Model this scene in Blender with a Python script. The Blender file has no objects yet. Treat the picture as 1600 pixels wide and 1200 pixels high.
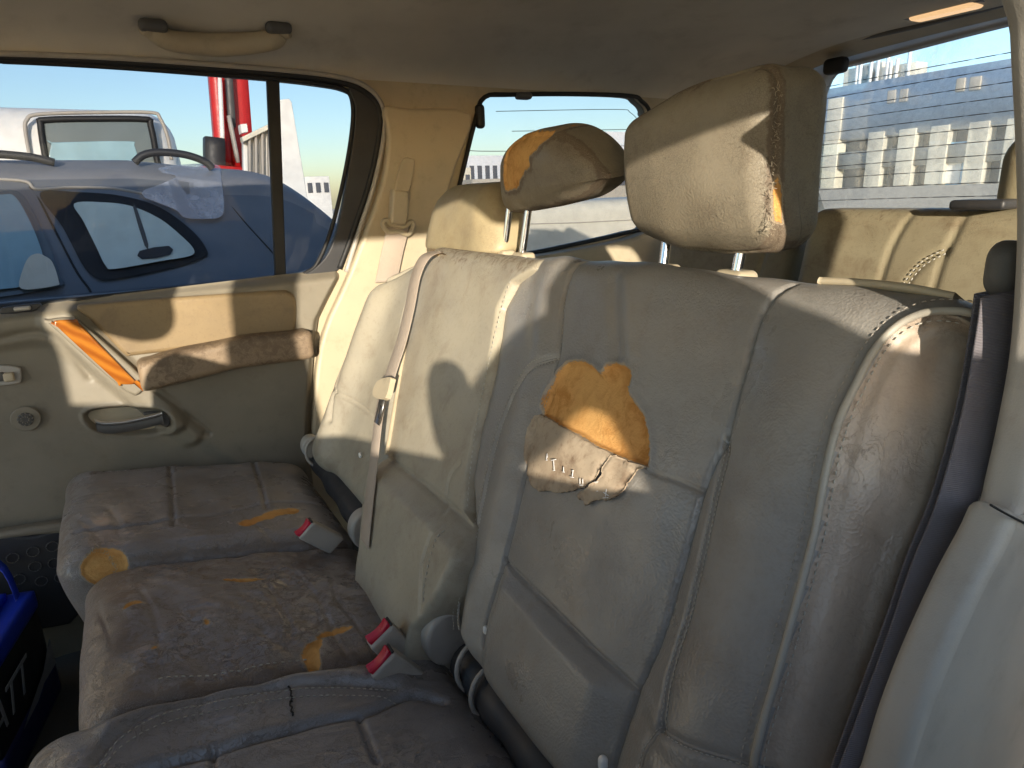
import bpy, bmesh, math, random
import numpy as np
from mathutils import Matrix, Vector
random.seed(3); RNG = np.random.RandomState(5)
SC = bpy.context.scene; COL = SC.collection

# ------------------------------------------------------------------ camera
F = 1040.0
def _cam():
    vy = np.array([170 - 800, 600 - 326, -F]); vy /= np.linalg.norm(vy)
    vx = np.array([2674 - 800, 600 - 238, -F]); vx -= vy * vx.dot(vy); vx /= np.linalg.norm(vx)
    return np.array([vx, vy, np.cross(vx, vy)])
R = _cam(); CP = np.array([0, 0, 1.3])
cam = bpy.data.cameras.new('camera'); co = bpy.data.objects.new('camera', cam); COL.objects.link(co)
cam.sensor_width = 36; cam.lens = F / 1600 * 36; cam.clip_start = .01; cam.clip_end = 2000
m = Matrix([list(R[0]) + [0], list(R[1]) + [0], list(R[2]) + [1.3], [0, 0, 0, 1]]); co.matrix_world = m
SC.camera = co
# ------------------------------------------------------------------ light
SUNX, SUNZ = .45, .20                      # the light travels (+SUNX, +1, -SUNZ)
w = bpy.data.worlds.new('World'); SC.world = w; w.use_nodes = True
nt = w.node_tree; bg = nt.nodes['Background']
sky = nt.nodes.new('ShaderNodeTexSky'); sky.sky_type = 'NISHITA'; sky.sun_disc = False
sky.sun_elevation = math.atan2(SUNZ, math.hypot(1, SUNX)); sky.sun_rotation = math.atan2(-SUNX, -1)
sky.air_density = 1.0; sky.dust_density = .7; sky.ozone_density = 2.2; sky.altitude = 50
nt.links.new(sky.outputs[0], bg.inputs[0]); bg.inputs[1].default_value = .15
sl = bpy.data.lights.new('sun', 'SUN'); sl.energy = 2.6; sl.angle = math.radians(.55); sl.color = (1, .90, .74)
so = bpy.data.objects.new('sun', sl); COL.objects.link(so)
so.rotation_euler = Vector((SUNX, 1, -SUNZ)).to_track_quat('-Z', 'Y').to_euler(); so.location = (-5, -12, 6)
SC.view_settings.view_transform = 'Standard'; SC.view_settings.look = 'None'
SC.view_settings.exposure = 1.62; SC.view_settings.gamma = 1; SC.view_settings.use_curve_mapping = False
SC.cycles.max_bounces = 8; SC.cycles.diffuse_bounces = 4; SC.cycles.glossy_bounces = 3
SC.cycles.transparent_max_bounces = 12; SC.cycles.caustics_reflective = False; SC.cycles.caustics_refractive = False
SC.cycles.use_denoising = True; SC.cycles.sample_clamp_indirect = 6

# ------------------------------------------------------------------ placing helpers: where a sight line meets a real plane
def ray(x, y): return R @ (np.array([x - 800, 600 - y, -F]) / F)
def PX(x, y, p): r = ray(x, y); return CP + r * (p - CP[0]) / r[0]
def PY(x, y, p): r = ray(x, y); return CP + r * (p - CP[1]) / r[1]
def PZ(x, y, p): r = ray(x, y); return CP + r * (p - CP[2]) / r[2]
KT, KZ = -.19, .725                                        # the cushions tip up toward the front
def PT(x, y, off=0.):
    r = ray(x, y); t = (KZ + off - CP[2]) / (r[2] - KT * r[0]); return CP + r * t
_A = PY(600, 400, 1.5); B0 = PY(500, 640, 1.55); _t = math.atan2(_A[0] - B0[0], _A[2] - B0[2])
U = np.array([math.sin(_t), 0, math.cos(_t)]); NO = np.array([-math.cos(_t), 0, math.sin(_t)])   # up the backrest, out of it
B0 = np.array([B0[0], 0, B0[2]])
def SB(x, y, off=0.0):
    r = ray(x, y); P = CP + r * ((B0 - CP).dot(NO) + off) / r.dot(NO)
    return (P[1], (P - B0).dot(U))
def W(s, b, o):                                            # backrest frame -> world
    s, b, o = np.asarray(s, float), np.asarray(b, float), np.asarray(o, float)
    return B0 + np.stack([np.zeros_like(s), s, np.zeros_like(s)], -1) + b[..., None] * U + o[..., None] * NO
def sbl(L, off=0.0): return np.array([SB(x, y, off) for x, y in L])

# ------------------------------------------------------------------ object helpers
def root(name, label, cat, loc=(0, 0, 0), group=None):
    o = bpy.data.objects.new(name, None); COL.objects.link(o); o.location = loc; o.empty_display_size = .05
    o['label'] = label; o['category'] = cat
    if group: o['group'] = group
    return o
def wloc(o):
    v = np.zeros(3)
    while o is not None: v = v + np.array(o.location); o = o.parent
    return v
def mk(name, V, Fc, mat, parent=None, smooth=True, attrs=None, tag=None, kind=None, origin=None, label=None):
    V = np.asarray(V, float)
    if parent is None and origin is None:
        origin = np.array([(V[:, 0].min() + V[:, 0].max()) / 2, (V[:, 1].min() + V[:, 1].max()) / 2, V[:, 2].min()])
    base = wloc(parent) if parent is not None else origin
    me = bpy.data.meshes.new(name); me.from_pydata((V - base).tolist(), [], [list(map(int, f)) for f in Fc]); me.update()
    if smooth: me.polygons.foreach_set('use_smooth', [True] * len(me.polygons))
    for k, a in (attrs or {}).items():
        at = me.attributes.new(k, 'FLOAT', 'POINT'); at.data.foreach_set('value', np.asarray(a, np.float32))
    o = bpy.data.objects.new(name, me); COL.objects.link(o)
    if mat: me.materials.append(mat)
    if parent is not None: o.parent = parent
    else: o.location = origin
    if tag: o['label'], o['category'] = tag[0], tag[1]
    if tag and len(tag) > 2: o['group'] = tag[2]
    if label: o['label'] = label
    if kind: o['kind'] = kind
    return o
def from_bm(name, bm, mat, parent=None, **k):
    bmesh.ops.recalc_face_normals(bm, faces=bm.faces)
    bm.verts.index_update()
    V = [v.co[:] for v in bm.verts]; Fc = [[v.index for v in f.verts] for f in bm.faces]; bm.free()
    return mk(name, V, Fc, mat, parent, **k)
def sharp(o, deg=35):
    me = o.data; bm = bmesh.new(); bm.from_mesh(me)
    for e in bm.edges:
        if len(e.link_faces) == 2 and e.calc_face_angle(0) > math.radians(deg): e.smooth = False
    bm.to_mesh(me); bm.free(); return o

def grid_box(h, res):
    """rounded-box source: points on the six faces of a box, welded"""
    h = np.array(h, float); n = np.maximum(2, np.ceil(2 * h / res).astype(int)); P = []; Q = []; off = 0
    for ax in range(3):
        a, b = (ax + 1) % 3, (ax + 2) % 3
        u = np.linspace(-h[a], h[a], n[a] + 1); v = np.linspace(-h[b], h[b], n[b] + 1)
        uu, vv = np.meshgrid(u, v, indexing='ij')
        for sg in (-1, 1):
            p = np.zeros(uu.shape + (3,)); p[..., a] = uu; p[..., b] = vv; p[..., ax] = sg * h[ax]
            i = np.arange(uu.size).reshape(uu.shape) + off
            q = np.stack([i[:-1, :-1], i[1:, :-1], i[1:, 1:], i[:-1, 1:]], -1).reshape(-1, 4)
            if sg < 0: q = q[:, ::-1]
            P.append(p.reshape(-1, 3)); Q.append(q); off += uu.size
    P = np.concatenate(P); Q = np.concatenate(Q)
    _, idx, inv = np.unique(np.round(P / 1e-6).astype(np.int64), axis=0, return_index=True, return_inverse=True)
    return P[idx], inv.reshape(-1)[Q]
def rbox(h, r, res):
    P, Q = grid_box(h, res); h = np.array(h, float); r = np.minimum(np.array(r, float) * np.ones(3), h * .999)
    c = np.clip(P, -(h - r), h - r); d = (P - c) / r; L = np.linalg.norm(d, axis=1, keepdims=True); d = d / np.maximum(L, 1e-9)
    p = c + d * r; n = d / r; n /= np.linalg.norm(n, axis=1, keepdims=True)
    return p, n, Q
def pad(name, c, h, r, res, mat, parent=None, warp=None, to_world=None, **k):
    p, n, Q = rbox(h, r, res); attrs = {}
    if warp is not None:
        p, attrs = warp(p, n)
    p = p + np.array(c)
    if to_world is not None: p = to_world(p)
    return mk(name, p, Q, mat, parent, attrs=attrs, **k)
def box(name, lo, hi, mat, parent=None, r=.004, **k):
    lo, hi = np.minimum(lo, hi), np.maximum(lo, hi); h = (hi - lo) / 2; c = (hi + lo) / 2
    V = []; r = min(r, h.min() * .9); seg = 3
    bm = bmesh.new(); bmesh.ops.create_cube(bm, size=2)
    for v in bm.verts: v.co = Vector(np.array(v.co) * h + c)
    if r > 0: bmesh.ops.bevel(bm, geom=list(bm.edges), offset=r, segments=seg, profile=.5, affect='EDGES')
    return from_bm(name, bm, mat, parent, **k)

def catmull(L, n=8, closed=False):
    L = np.asarray(L, float); N = len(L); out = []
    rng = range(N) if closed else range(N - 1)
    for i in rng:
        g = (lambda j: L[j % N]) if closed else (lambda j: L[min(max(j, 0), N - 1)])
        p0, p1, p2, p3 = g(i - 1), g(i), g(i + 1), g(i + 2)
        for t in np.arange(n) / n:
            out.append(.5 * ((2 * p1) + (-p0 + p2) * t + (2 * p0 - 5 * p1 + 4 * p2 - p3) * t * t + (-p0 + 3 * p1 - 3 * p2 + p3) * t ** 3))
    if not closed: out.append(L[-1])
    return np.array(out)
def dist_poly(P, L, closed=False):
    """distance of 2D points to a polyline, and position along it"""
    P = np.asarray(P, float); L = np.asarray(L, float)
    if closed: L = np.vstack([L, L[:1]])
    best = np.full(len(P), 1e9); s0 = 0; along = np.zeros(len(P))
    for a, b in zip(L[:-1], L[1:]):
        d = b - a; l2 = d.dot(d)
        if l2 < 1e-14: continue
        t = np.clip(((P - a) @ d) / l2, 0, 1); q = np.linalg.norm(P - (a + t[:, None] * d), axis=1)
        k = q < best; best[k] = q[k]; along[k] = s0 + t[k] * math.sqrt(l2); s0 += math.sqrt(l2)
    return best, along
def inside(P, L):
    P = np.asarray(P, float); L = np.asarray(L, float); c = np.zeros(len(P), bool)
    for a, b in zip(L, np.roll(L, -1, 0)):
        k = (a[1] > P[:, 1]) != (b[1] > P[:, 1])
        if abs(b[1] - a[1]) < 1e-12: continue
        c ^= k & (P[:, 0] < (b[0] - a[0]) * (P[:, 1] - a[1]) / (b[1] - a[1]) + a[0])
    return c
def sdf(P, L):
    d, _ = dist_poly(P, L, True); return np.where(inside(P, L), -d, d)
def vnoise(P, sc, seed=0):
    """cheap smooth noise from sines"""
    rs = np.random.RandomState(seed); P = np.asarray(P, float); v = np.zeros(len(P))
    for i in range(6):
        k = rs.normal(size=P.shape[1]) * sc; v += np.sin(P @ k + rs.uniform(0, 6.28)) / 6
    return v * 1.6
def ss(e0, e1, x): t = np.clip((x - e0) / (e1 - e0), 0, 1); return t * t * (3 - 2 * t)

def tube(name, L, r, mat, parent=None, n=10, closed=False, cap=True, flat=None, **k):
    L = np.asarray(L, float); N = len(L); rr = np.ones(N) * r if np.isscalar(r) else np.asarray(r, float)
    T = np.gradient(L, axis=0) if not closed else np.roll(L, -1, 0) - np.roll(L, 1, 0)
    T /= np.linalg.norm(T, axis=1, keepdims=True); up = np.array([0, 0, 1.]) if abs(T[0][2]) < .9 else np.array([1., 0, 0])
    a = np.cross(T[0], up); a /= np.linalg.norm(a); V = []; Fc = []
    for i in range(N):
        a = a - T[i] * a.dot(T[i]); a /= np.linalg.norm(a); b = np.cross(T[i], a)
        for j in range(n):
            t = 2 * math.pi * j / n; V.append(L[i] + rr[i] * (math.cos(t) * a + math.sin(t) * b))
    for i in range(N if closed else N - 1):
        for j in range(n):
            i2 = (i + 1) % N; Fc.append([i * n + j, i * n + (j + 1) % n, i2 * n + (j + 1) % n, i2 * n + j])
    if cap and not closed: Fc.append(list(range(n))[::-1]); Fc.append([(N - 1) * n + j for j in range(n)])
    return mk(name, V, Fc, mat, parent, **k)
def ribbon(name, L, wd, nrm, th, mat, parent=None, **k):
    """webbing: centre line, half-width vectors per point, thickness along normals"""
    L = np.asarray(L, float); wd = np.asarray(wd, float); nrm = np.asarray(nrm, float)
    if nrm.ndim == 1: nrm = np.tile(nrm, (len(L), 1))
    if wd.ndim == 1: wd = np.tile(wd, (len(L), 1))
    V = []; Fc = []; prof = [(-1, 0), (-.93, .5), (.93, .5), (1, 0), (.93, -.5), (-.93, -.5)]; n = len(prof)
    for i in range(len(L)):
        for u, v in prof: V.append(L[i] + wd[i] * u + nrm[i] * v * th)
    for i in range(len(L) - 1):
        for j in range(n): Fc.append([i * n + j, i * n + (j + 1) % n, (i + 1) * n + (j + 1) % n, (i + 1) * n + j])
    Fc.append(list(range(n))); Fc.append([(len(L) - 1) * n + j for j in range(n)][::-1])
    return mk(name, V, Fc, mat, parent, **k)
def plate(name, outer, holes, O, A, B, N, th, mat, parent=None, bev=.002, res=0, **k):
    """flat sheet of real thickness in the plane O + a*A + b*B, thickness th along N, with holes"""
    cu = bpy.data.curves.new(name, 'CURVE'); cu.dimensions = '2D'; cu.fill_mode = 'BOTH'
    cu.extrude = max(th / 2 - bev, .0002); cu.bevel_depth = bev; cu.bevel_resolution = 3; cu.offset = -bev
    for lp in [outer] + list(holes):
        sp = cu.splines.new('POLY'); sp.points.add(len(lp) - 1); sp.use_cyclic_u = True
        for q, pt in zip(lp, sp.points): pt.co = (q[0], q[1], 0, 1)
    ob = bpy.data.objects.new(name, cu); COL.objects.link(ob)
    bpy.context.view_layer.update()
    me = bpy.data.meshes.new_from_object(ob.evaluated_get(bpy.context.evaluated_depsgraph_get()))
    V = np.array([v.co[:] for v in me.vertices]); Fc = [list(p.vertices) for p in me.polygons]
    bpy.data.objects.remove(ob); bpy.data.curves.remove(cu); bpy.data.meshes.remove(me)
    O, A, B, N = (np.array(q, float) for q in (O, A, B, N))
    Wd = O + V[:, :1] * A + V[:, 1:2] * B + (V[:, 2:3] + th / 2) * N
    o = mk(name, Wd, Fc, mat, parent, smooth=True, **k); return sharp(o, 50)
def join_parts(name, parts, mat, parent=None, **k):
    V = []; Fc = []; n = 0
    for v, f in parts:
        V.append(np.asarray(v)); Fc += [[i + n for i in q] for q in f]; n += len(v)
    return mk(name, np.concatenate(V), Fc, mat, parent, **k)
def capsule(a, b, r, n=5):
    a, b = np.array(a), np.array(b); d = b - a; l = np.linalg.norm(d); d = d / l
    up = np.array([0, 0, 1.]) if abs(d[2]) < .9 else np.array([1., 0, 0]); u = np.cross(d, up); u /= np.linalg.norm(u); v = np.cross(d, u)
    V = []; Fc = []
    for t, rr in ((0, .35), (.2, 1), (.8, 1), (1, .35)):
        for j in range(n):
            q = 2 * math.pi * j / n; V.append(a + d * l * t + r * rr * (math.cos(q) * u + math.sin(q) * v))
    for i in range(3):
        for j in range(n): Fc.append([i * n + j, i * n + (j + 1) % n, (i + 1) * n + (j + 1) % n, (i + 1) * n + j])
    Fc.append(list(range(n))[::-1]); Fc.append([3 * n + j for j in range(n)]); return V, Fc
def stitches(name, L, mat, parent, ln=.0035, gap=.0022, r=.0006, **k):
    """thread along a 3D line"""
    L = np.asarray(L, float); d = np.r_[0, np.cumsum(np.linalg.norm(np.diff(L, axis=0), axis=1))]; parts = []; s = 0
    f = lambda t: np.array([np.interp(t, d, L[:, i]) for i in range(3)])
    while s + ln < d[-1]:
        parts.append(capsule(f(s), f(s + ln), r)); s += ln + gap * random.uniform(.8, 1.2)
    return join_parts(name, parts, mat, parent, **k)

# ------------------------------------------------------------------ materials
class G:
    def __init__(s, name):
        s.m = bpy.data.materials.new(name); s.m.use_nodes = True; s.t = s.m.node_tree; s.b = s.t.nodes['Principled BSDF']
        s.out = s.t.nodes['Material Output']; tc = s.t.nodes.new('ShaderNodeTexCoord'); s.co = tc.outputs['Object']
    def n(s, ty, props=None, **inp):
        nd = s.t.nodes.new('ShaderNode' + ty)
        for k, v in (props or {}).items(): setattr(nd, k, v)
        for k, v in inp.items():
            k = k.replace('_', ' ')
            i = nd.inputs[int(k[1:])] if k[0] == 'i' and k[1:].isdigit() else nd.inputs[k]
            s.set(i, v)
        return nd
    def set(s, i, v):
        if isinstance(v, bpy.types.NodeSocket): s.t.links.new(v, i)
        elif isinstance(v, (tuple, list)) and len(v) == 3 and len(i.default_value) == 4: i.default_value = (*v, 1)
        else: i.default_value = v
    def noise(s, scale, detail=4, rough=.55, dist=0, vec=None):
        return s.n('TexNoise', Vector=vec or s.co, Scale=scale, Detail=detail, Roughness=rough, Distortion=dist).outputs['Fac']
    def mapr(s, v, a, b, c=0., d=1.):
        return s.n('MapRange', {'interpolation_type': 'SMOOTHSTEP'}, Value=v, From_Min=a, From_Max=b, To_Min=c, To_Max=d).outputs[0]
    def math(s, op, a, b=0.):
        return s.n('Math', {'operation': op}, i0=a, i1=b).outputs[0]
    def mix(s, f, a, b):
        nd = s.t.nodes.new('ShaderNodeMix'); nd.data_type = 'RGBA'; s.set(nd.inputs[0], f); s.set(nd.inputs[6], a); s.set(nd.inputs[7], b); return nd.outputs[2]
    def attr(s, name): return s.n('Attribute', {'attribute_name': name}).outputs['Fac']
    def bump(s, h, strength, dist, prev=None):
        kw = dict(Height=h, Strength=strength, Distance=dist)
        if prev is not None: kw['Normal'] = prev
        return s.n('Bump', **kw).outputs[0]
    def fin(s, color=None, rough=None, normal=None, **kw):
        if color is not None: s.set(s.b.inputs['Base Color'], color)
        if rough is not None: s.set(s.b.inputs['Roughness'], rough)
        if normal is not None: s.set(s.b.inputs['Normal'], normal)
        for k, v in kw.items(): s.set(s.b.inputs[k.replace('_', ' ')], v)
        return s.m

def leather(name, c1, c2, dirt, dirt_amt=.5, rough=.45, grain=1.0, gscale=420, crack=0., wrinkle=0., spec=.5, crease=.08):
    g = G(name)
    base = g.mix(g.mapr(g.noise(5, 3), .35, .65), c1, c2)
    base = g.mix(g.math('MULTIPLY', g.mapr(g.noise(16, 5, .68, .4), .46, .78), dirt_amt), base, dirt)
    base = g.mix(g.math('MULTIPLY', g.mapr(g.noise(140, 3, .7), .5, .8), dirt_amt * .55), base, dirt)
    wear = g.attr('wear')
    rn = g.noise(13, 7, .62, 1.6); rid = g.mapr(g.n('Math', {'operation': 'ABSOLUTE'}, i0=g.math('SUBTRACT', rn, .5)).outputs[0], .0, .012, 1., 0.)
    rn2 = g.noise(34, 6, .62, 1.2); rid2 = g.mapr(g.n('Math', {'operation': 'ABSOLUTE'}, i0=g.math('SUBTRACT', rn2, .5)).outputs[0], .0, .02, 1., 0.)
    rid = g.math('MULTIPLY', g.math('MAXIMUM', rid, rid2), g.mapr(g.math('ADD', g.noise(6, 3), g.math('MULTIPLY', wear, .3)), .48, .68, 0., crease))
    base = g.mix(g.math('MULTIPLY', rid, .6), base, tuple(q * .5 for q in dirt))
    wp = g.noise(60, 5, .75, .6)
    wm = g.mapr(g.math('ADD', g.math('MULTIPLY', wear, .8), wp), .85, 1.05)
    base = g.mix(g.math('MULTIPLY', wm, .8), base, dirt)
    # cracks
    wv = g.n('VectorMath', {'operation': 'MULTIPLY_ADD'}, i0=g.n('TexNoise', Vector=g.co, Scale=30., Detail=3.).outputs['Color'], i1=(.02, .02, .02), i2=g.co).outputs[0]
    v1 = g.n('TexVoronoi', {'feature': 'DISTANCE_TO_EDGE'}, Vector=wv, Scale=360.).outputs['Distance']
    cl = g.mapr(v1, 0., .07, 1., 0.)
    cm = g.math('MULTIPLY', cl, g.mapr(g.math('ADD', g.noise(12, 4), g.math('MULTIPLY', wear, .6)), .62 - crack * .3, .8 - crack * .3))
    base = g.mix(g.math('MULTIPLY', cm, .4), base, tuple(q * .45 for q in dirt))
    base = g.mix(g.math('MULTIPLY', g.math('MULTIPLY', cl, g.mapr(wear, .55, .95)), .45), base, tuple(min(1, q * 1.7) for q in c1))
    # scuffs, pale, long
    sc = g.n('TexNoise', Vector=g.n('Mapping', Vector=g.co, Rotation=(.5, .3, .9), Scale=(15, 90, 40)).outputs[0], Scale=3., Detail=4., Roughness=.8).outputs['Fac']
    base = g.mix(g.math('MULTIPLY', g.mapr(sc, .66, .74), .22), base, tuple(min(1, q * 1.8 + .05) for q in c1))
    # foam where the cover is torn
    fo = g.math('SUBTRACT', .05, g.attr('foam')); fe = g.math('ADD', fo, g.math('MULTIPLY', g.math('SUBTRACT', g.noise(180, 4, .7), .5), .006))
    fm = g.mapr(fe, -.0006, .0004, 1., 0.)
    edge = g.mapr(g.n('Math', {'operation': 'ABSOLUTE'}, i0=g.math('ADD', fe, -.0012)).outputs[0], .0004, .0016, 1., 0.)
    foamc = g.mix(g.mapr(g.noise(45, 6, .7, .8), .42, .66), (.66, .35, .12), (.48, .22, .06))
    foamc = g.mix(g.math('MULTIPLY', g.mapr(g.noise(12, 3), .4, .65), .6), foamc, (.70, .41, .15))
    base = g.mix(g.math('MULTIPLY', edge, .6), base, (.42, .33, .22))
    base = g.mix(fm, base, foamc)
    v2 = g.n('TexVoronoi', {'feature': 'SMOOTH_F1'}, Vector=wv, Scale=float(gscale), Smoothness=.35).outputs['Distance']
    nrm = g.bump(g.math('MULTIPLY', v2, g.mapr(g.noise(8, 3), .38, .62, .25, 1.15)), .36 * grain, .0012)
    nrm = g.bump(g.noise(gscale * 2.2, 3), .2 * grain, .0006, nrm)
    nrm = g.bump(cm, .4, -.0005, nrm)
    nrm = g.bump(rid, .6, -.0012, nrm)
    if wrinkle:
        wn = g.n('TexNoise', Vector=g.n('Mapping', Vector=g.co, Rotation=(0, 0, .6), Scale=(9, 26, 12)).outputs[0], Scale=1.6, Detail=3., Roughness=.45, Distortion=1.2).outputs['Fac']
        nrm = g.bump(wn, wrinkle * .5, .005, nrm)
    nrm = g.bump(g.noise(11, 3), .12, .010, nrm)
    nrm = g.bump(g.math('MULTIPLY', fm, g.noise(160, 4)), .35, .002, nrm)
    rg = g.math('ADD', g.math('ADD', g.mapr(g.noise(9, 5, .6), .35, .65, rough - .07, rough + .16), g.math('MULTIPLY', fm, .5)), g.math('MULTIPLY', wm, .15))
    return g.fin(base, rg, nrm, Specular_IOR_Level=g.mapr(fm, 0., 1., spec, .05))

def plastic(name, c, c2=None, rough=.5, grain=.25, gs=900, dirt=(.12, .09, .06), da=.3, metal=0., spec=.5):
    g = G(name); c2 = c2 or tuple(q * .85 for q in c)
    base = g.mix(g.mapr(g.noise(7, 4), .35, .7), c, c2)
    base = g.mix(g.math('MULTIPLY', g.mapr(g.noise(24, 8, .7), .5, .8), da), base, dirt)
    base = g.mix(g.math('MULTIPLY', g.mapr(g.noise(220, 3, .7), .62, .8), da * .6), base, dirt)
    nrm = g.bump(g.noise(gs, 2), grain, .0008); nrm = g.bump(g.noise(9, 2), .12, .01, nrm)
    return g.fin(base, g.mapr(g.noise(20, 5), .3, .7, rough - .06, rough + .1), nrm, Metallic=metal, Specular_IOR_Level=spec)
def fabric(name, c, gs=1400, rough=.9, dirt=(.1, .08, .06), da=.35, b=.5):
    g = G(name); base = g.mix(g.mapr(g.noise(3.5, 4), .3, .7), c, tuple(q * .8 for q in c))
    base = g.mix(g.math('MULTIPLY', g.mapr(g.noise(9, 8, .65), .5, .75), da), base, dirt)
    base = g.mix(.25, base, g.mix(g.noise(gs, 2), tuple(q * .5 for q in c), tuple(min(1, q * 1.5) for q in c)))
    return g.fin(base, rough, g.bump(g.noise(gs, 2), b, .001), Sheen_Weight=.15, Specular_IOR_Level=.2)
def webbing(name, c):
    g = G(name); wv = g.n('TexWave', {'wave_type': 'BANDS', 'bands_direction': 'DIAGONAL'}, Vector=g.co, Scale=320., Distortion=1.).outputs['Fac']
    base = g.mix(g.math('MULTIPLY', wv, .25), c, tuple(q * .55 for q in c))
    base = g.mix(g.math('MULTIPLY', g.mapr(g.noise(14, 6, .7), .45, .75), .4), base, tuple(q * .55 for q in c))
    return g.fin(base, .75, g.bump(wv, .5, .0006), Specular_IOR_Level=.3)
def simple(name, c, rough=.5, metal=0., **k):
    g = G(name); base = g.mix(g.mapr(g.noise(8, 5, .6), .3, .7), c, tuple(q * .86 for q in c))
    return g.fin(base, g.mapr(g.noise(25, 4), .3, .7, max(.02, rough - .05), rough + .06), None, Metallic=metal, **k)
def glass(name, tint, dirt=.04, gloss=.08):
    g = G(name); t = g.t; tr = g.n('BsdfTransparent', Color=tint); gl = g.n('BsdfGlossy', Color=(1, 1, 1), Roughness=.02)
    df = g.n('BsdfDiffuse', Color=(.75, .72, .66)); fr = g.n('Fresnel', IOR=1.45)
    m1 = g.n('MixShader', i0=g.math('MULTIPLY', fr.outputs[0], .10), i1=tr.outputs[0], i2=gl.outputs[0])
    sm = g.math('MULTIPLY', g.mapr(g.noise(6, 8, .75, .5), .45, .85), dirt)
    m2 = g.n('MixShader', i0=sm, i1=m1.outputs[0], i2=df.outputs[0]); t.links.new(m2.outputs[0], g.out.inputs[0]); t.nodes.remove(g.b); return g.m

M = {}
M['seat'] = leather('leather_grey_beige', (.290, .272, .245), (.245, .23, .212), (.14, .10, .07), .3, .34, 1.0, 330, crease=.15)
M['seat_side'] = leather('leather_side_beige', (.46, .365, .28), (.39, .31, .24), (.17, .12, .08), .35, .38, 1.0, 330, crease=.35)
M['seat_mid'] = leather('leather_pale_beige', (.40, .355, .27), (.335, .30, .235), (.17, .12, .08), .45, .42, .5, 480)
M['cushion'] = leather('leather_cushion', (.275, .262, .265), (.23, .218, .222), (.15, .115, .09), .15, .25, .45, 420, crack=.35, wrinkle=.8, crease=.6, spec=.85)
M['cushion_mid'] = leather('leather_cushion_worn', (.262, .242, .24), (.21, .19, .19), (.14, .095, .065), .2, .26, .45, 420, crack=.9, wrinkle=.8, crease=1., spec=.85)
M['head'] = leather('leather_headrest', (.28, .235, .165), (.235, .20, .145), (.13, .09, .06), .5, .45, .9, 400, crack=.45, crease=.3)
M['third'] = leather('leather_third_row', (.33, .285, .185), (.275, .23, .145), (.15, .10, .055), .7, .5, .5, 430)
M['flap'] = leather('leather_underside', (.50, .40, .29), (.40, .31, .22), (.17, .10, .06), .9, .85, .4, 300, spec=.1)
M['thread'] = simple('thread', (.50, .47, .41), .8)
M['thread_dark'] = simple('thread_worn', (.38, .34, .29), .8)
M['thread_white'] = simple('thread_white', (.8, .78, .76), .8)
M['piping'] = leather('leather_piping', (.40, .37, .31), (.34, .31, .26), (.17, .12, .08), .35, .45, .4, 500)
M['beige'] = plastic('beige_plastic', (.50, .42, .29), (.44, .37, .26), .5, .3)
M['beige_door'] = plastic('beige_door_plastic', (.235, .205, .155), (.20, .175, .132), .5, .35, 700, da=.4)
M['brown_pad'] = leather('leather_door_insert', (.28, .20, .105), (.23, .165, .09), (.15, .10, .06), .6, .5, .3, 500)
M['brown_arm'] = leather('leather_armrest', (.30, .22, .14), (.25, .18, .115), (.14, .095, .06), .6, .5, .5, 430)
M['grey'] = plastic('grey_plastic', (.40, .37, .33), (.35, .33, .30), .45, .3, 800)
M['greylight'] = plastic('pale_grey_plastic', (.42, .385, .335), (.37, .34, .30), .5, .2, 800)
M['dark'] = plastic('dark_plastic', (.035, .035, .038), None, .5, .3, 800, da=.2)
M['darkgrey'] = plastic('dark_grey_plastic', (.10, .095, .09), None, .45, .3, 800)
M['rubber'] = simple('black_rubber', (.012, .012, .013), .6)
M['liner'] = fabric('headliner_cloth', (.68, .62, .52), 1600, .95, (.20, .15, .09), .3, .5)
M['carpet'] = fabric('floor_carpet', (.075, .075, .07), 500, 1., (.03, .025, .02), .6, 1.)
M['web_tan'] = webbing('belt_webbing_beige', (.45, .37, .30))
M['web_grey'] = webbing('belt_webbing_grey', (.17, .155, .17))
M['chrome'] = simple('chrome', (.75, .75, .78), .12, 1.)
M['steel'] = simple('steel', (.45, .44, .42), .35, 1.)
M['red'] = simple('red_button', (.55, .015, .05), .3)
g = G('amber_wood'); wv = g.n('TexWave', {'bands_direction': 'X'}, Vector=g.n('Mapping', Vector=g.co, Rotation=(0, .9, 0), Scale=(1, 1, 1)).outputs[0], Scale=14., Distortion=2.5, Detail=4.).outputs['Fac']
M['wood'] = g.fin(g.mix(wv, (.42, .15, .018), (.27, .075, .008)), .2, None, Coat_Weight=.8, Coat_Roughness=.06)
M['tint'] = glass('tinted_window_glass', (.59, .595, .615), .02)
M['tint2'] = glass('tinted_quarter_glass', (.59, .595, .615), .03)
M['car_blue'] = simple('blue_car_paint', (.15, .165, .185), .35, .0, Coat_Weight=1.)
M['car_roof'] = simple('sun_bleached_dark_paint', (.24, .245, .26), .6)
M['white_paint'] = simple('white_paint', (.88, .87, .83), .4)
M['cream_paint'] = simple('cream_paint', (.72, .68, .56), .5)
M['red_paint'] = simple('red_paint', (.60, .02, .02), .4)
M['car_glass'] = simple('car_window_glass', (.10, .13, .15), .08, 0., Coat_Weight=1.)
M['pane_pale'] = simple('pale_pane', (.72, .80, .72), .15)
M['pane_blue'] = simple('blue_pane', (.30, .48, .55), .15)
M['asphalt'] = fabric('asphalt_ground', (.30, .28, .25), 60, .95, (.18, .16, .14), .5, .4)
M['concrete'] = plastic('concrete', (.45, .42, .36), None, .85, .3, 40)
M['cladding'] = plastic('blue_grey_cladding', (.70, .73, .77), None, .6, .2, 40)
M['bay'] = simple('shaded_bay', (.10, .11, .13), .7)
M['blue_sign'] = simple('pale_blue_banner', (.20, .50, .75), .6)
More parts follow.
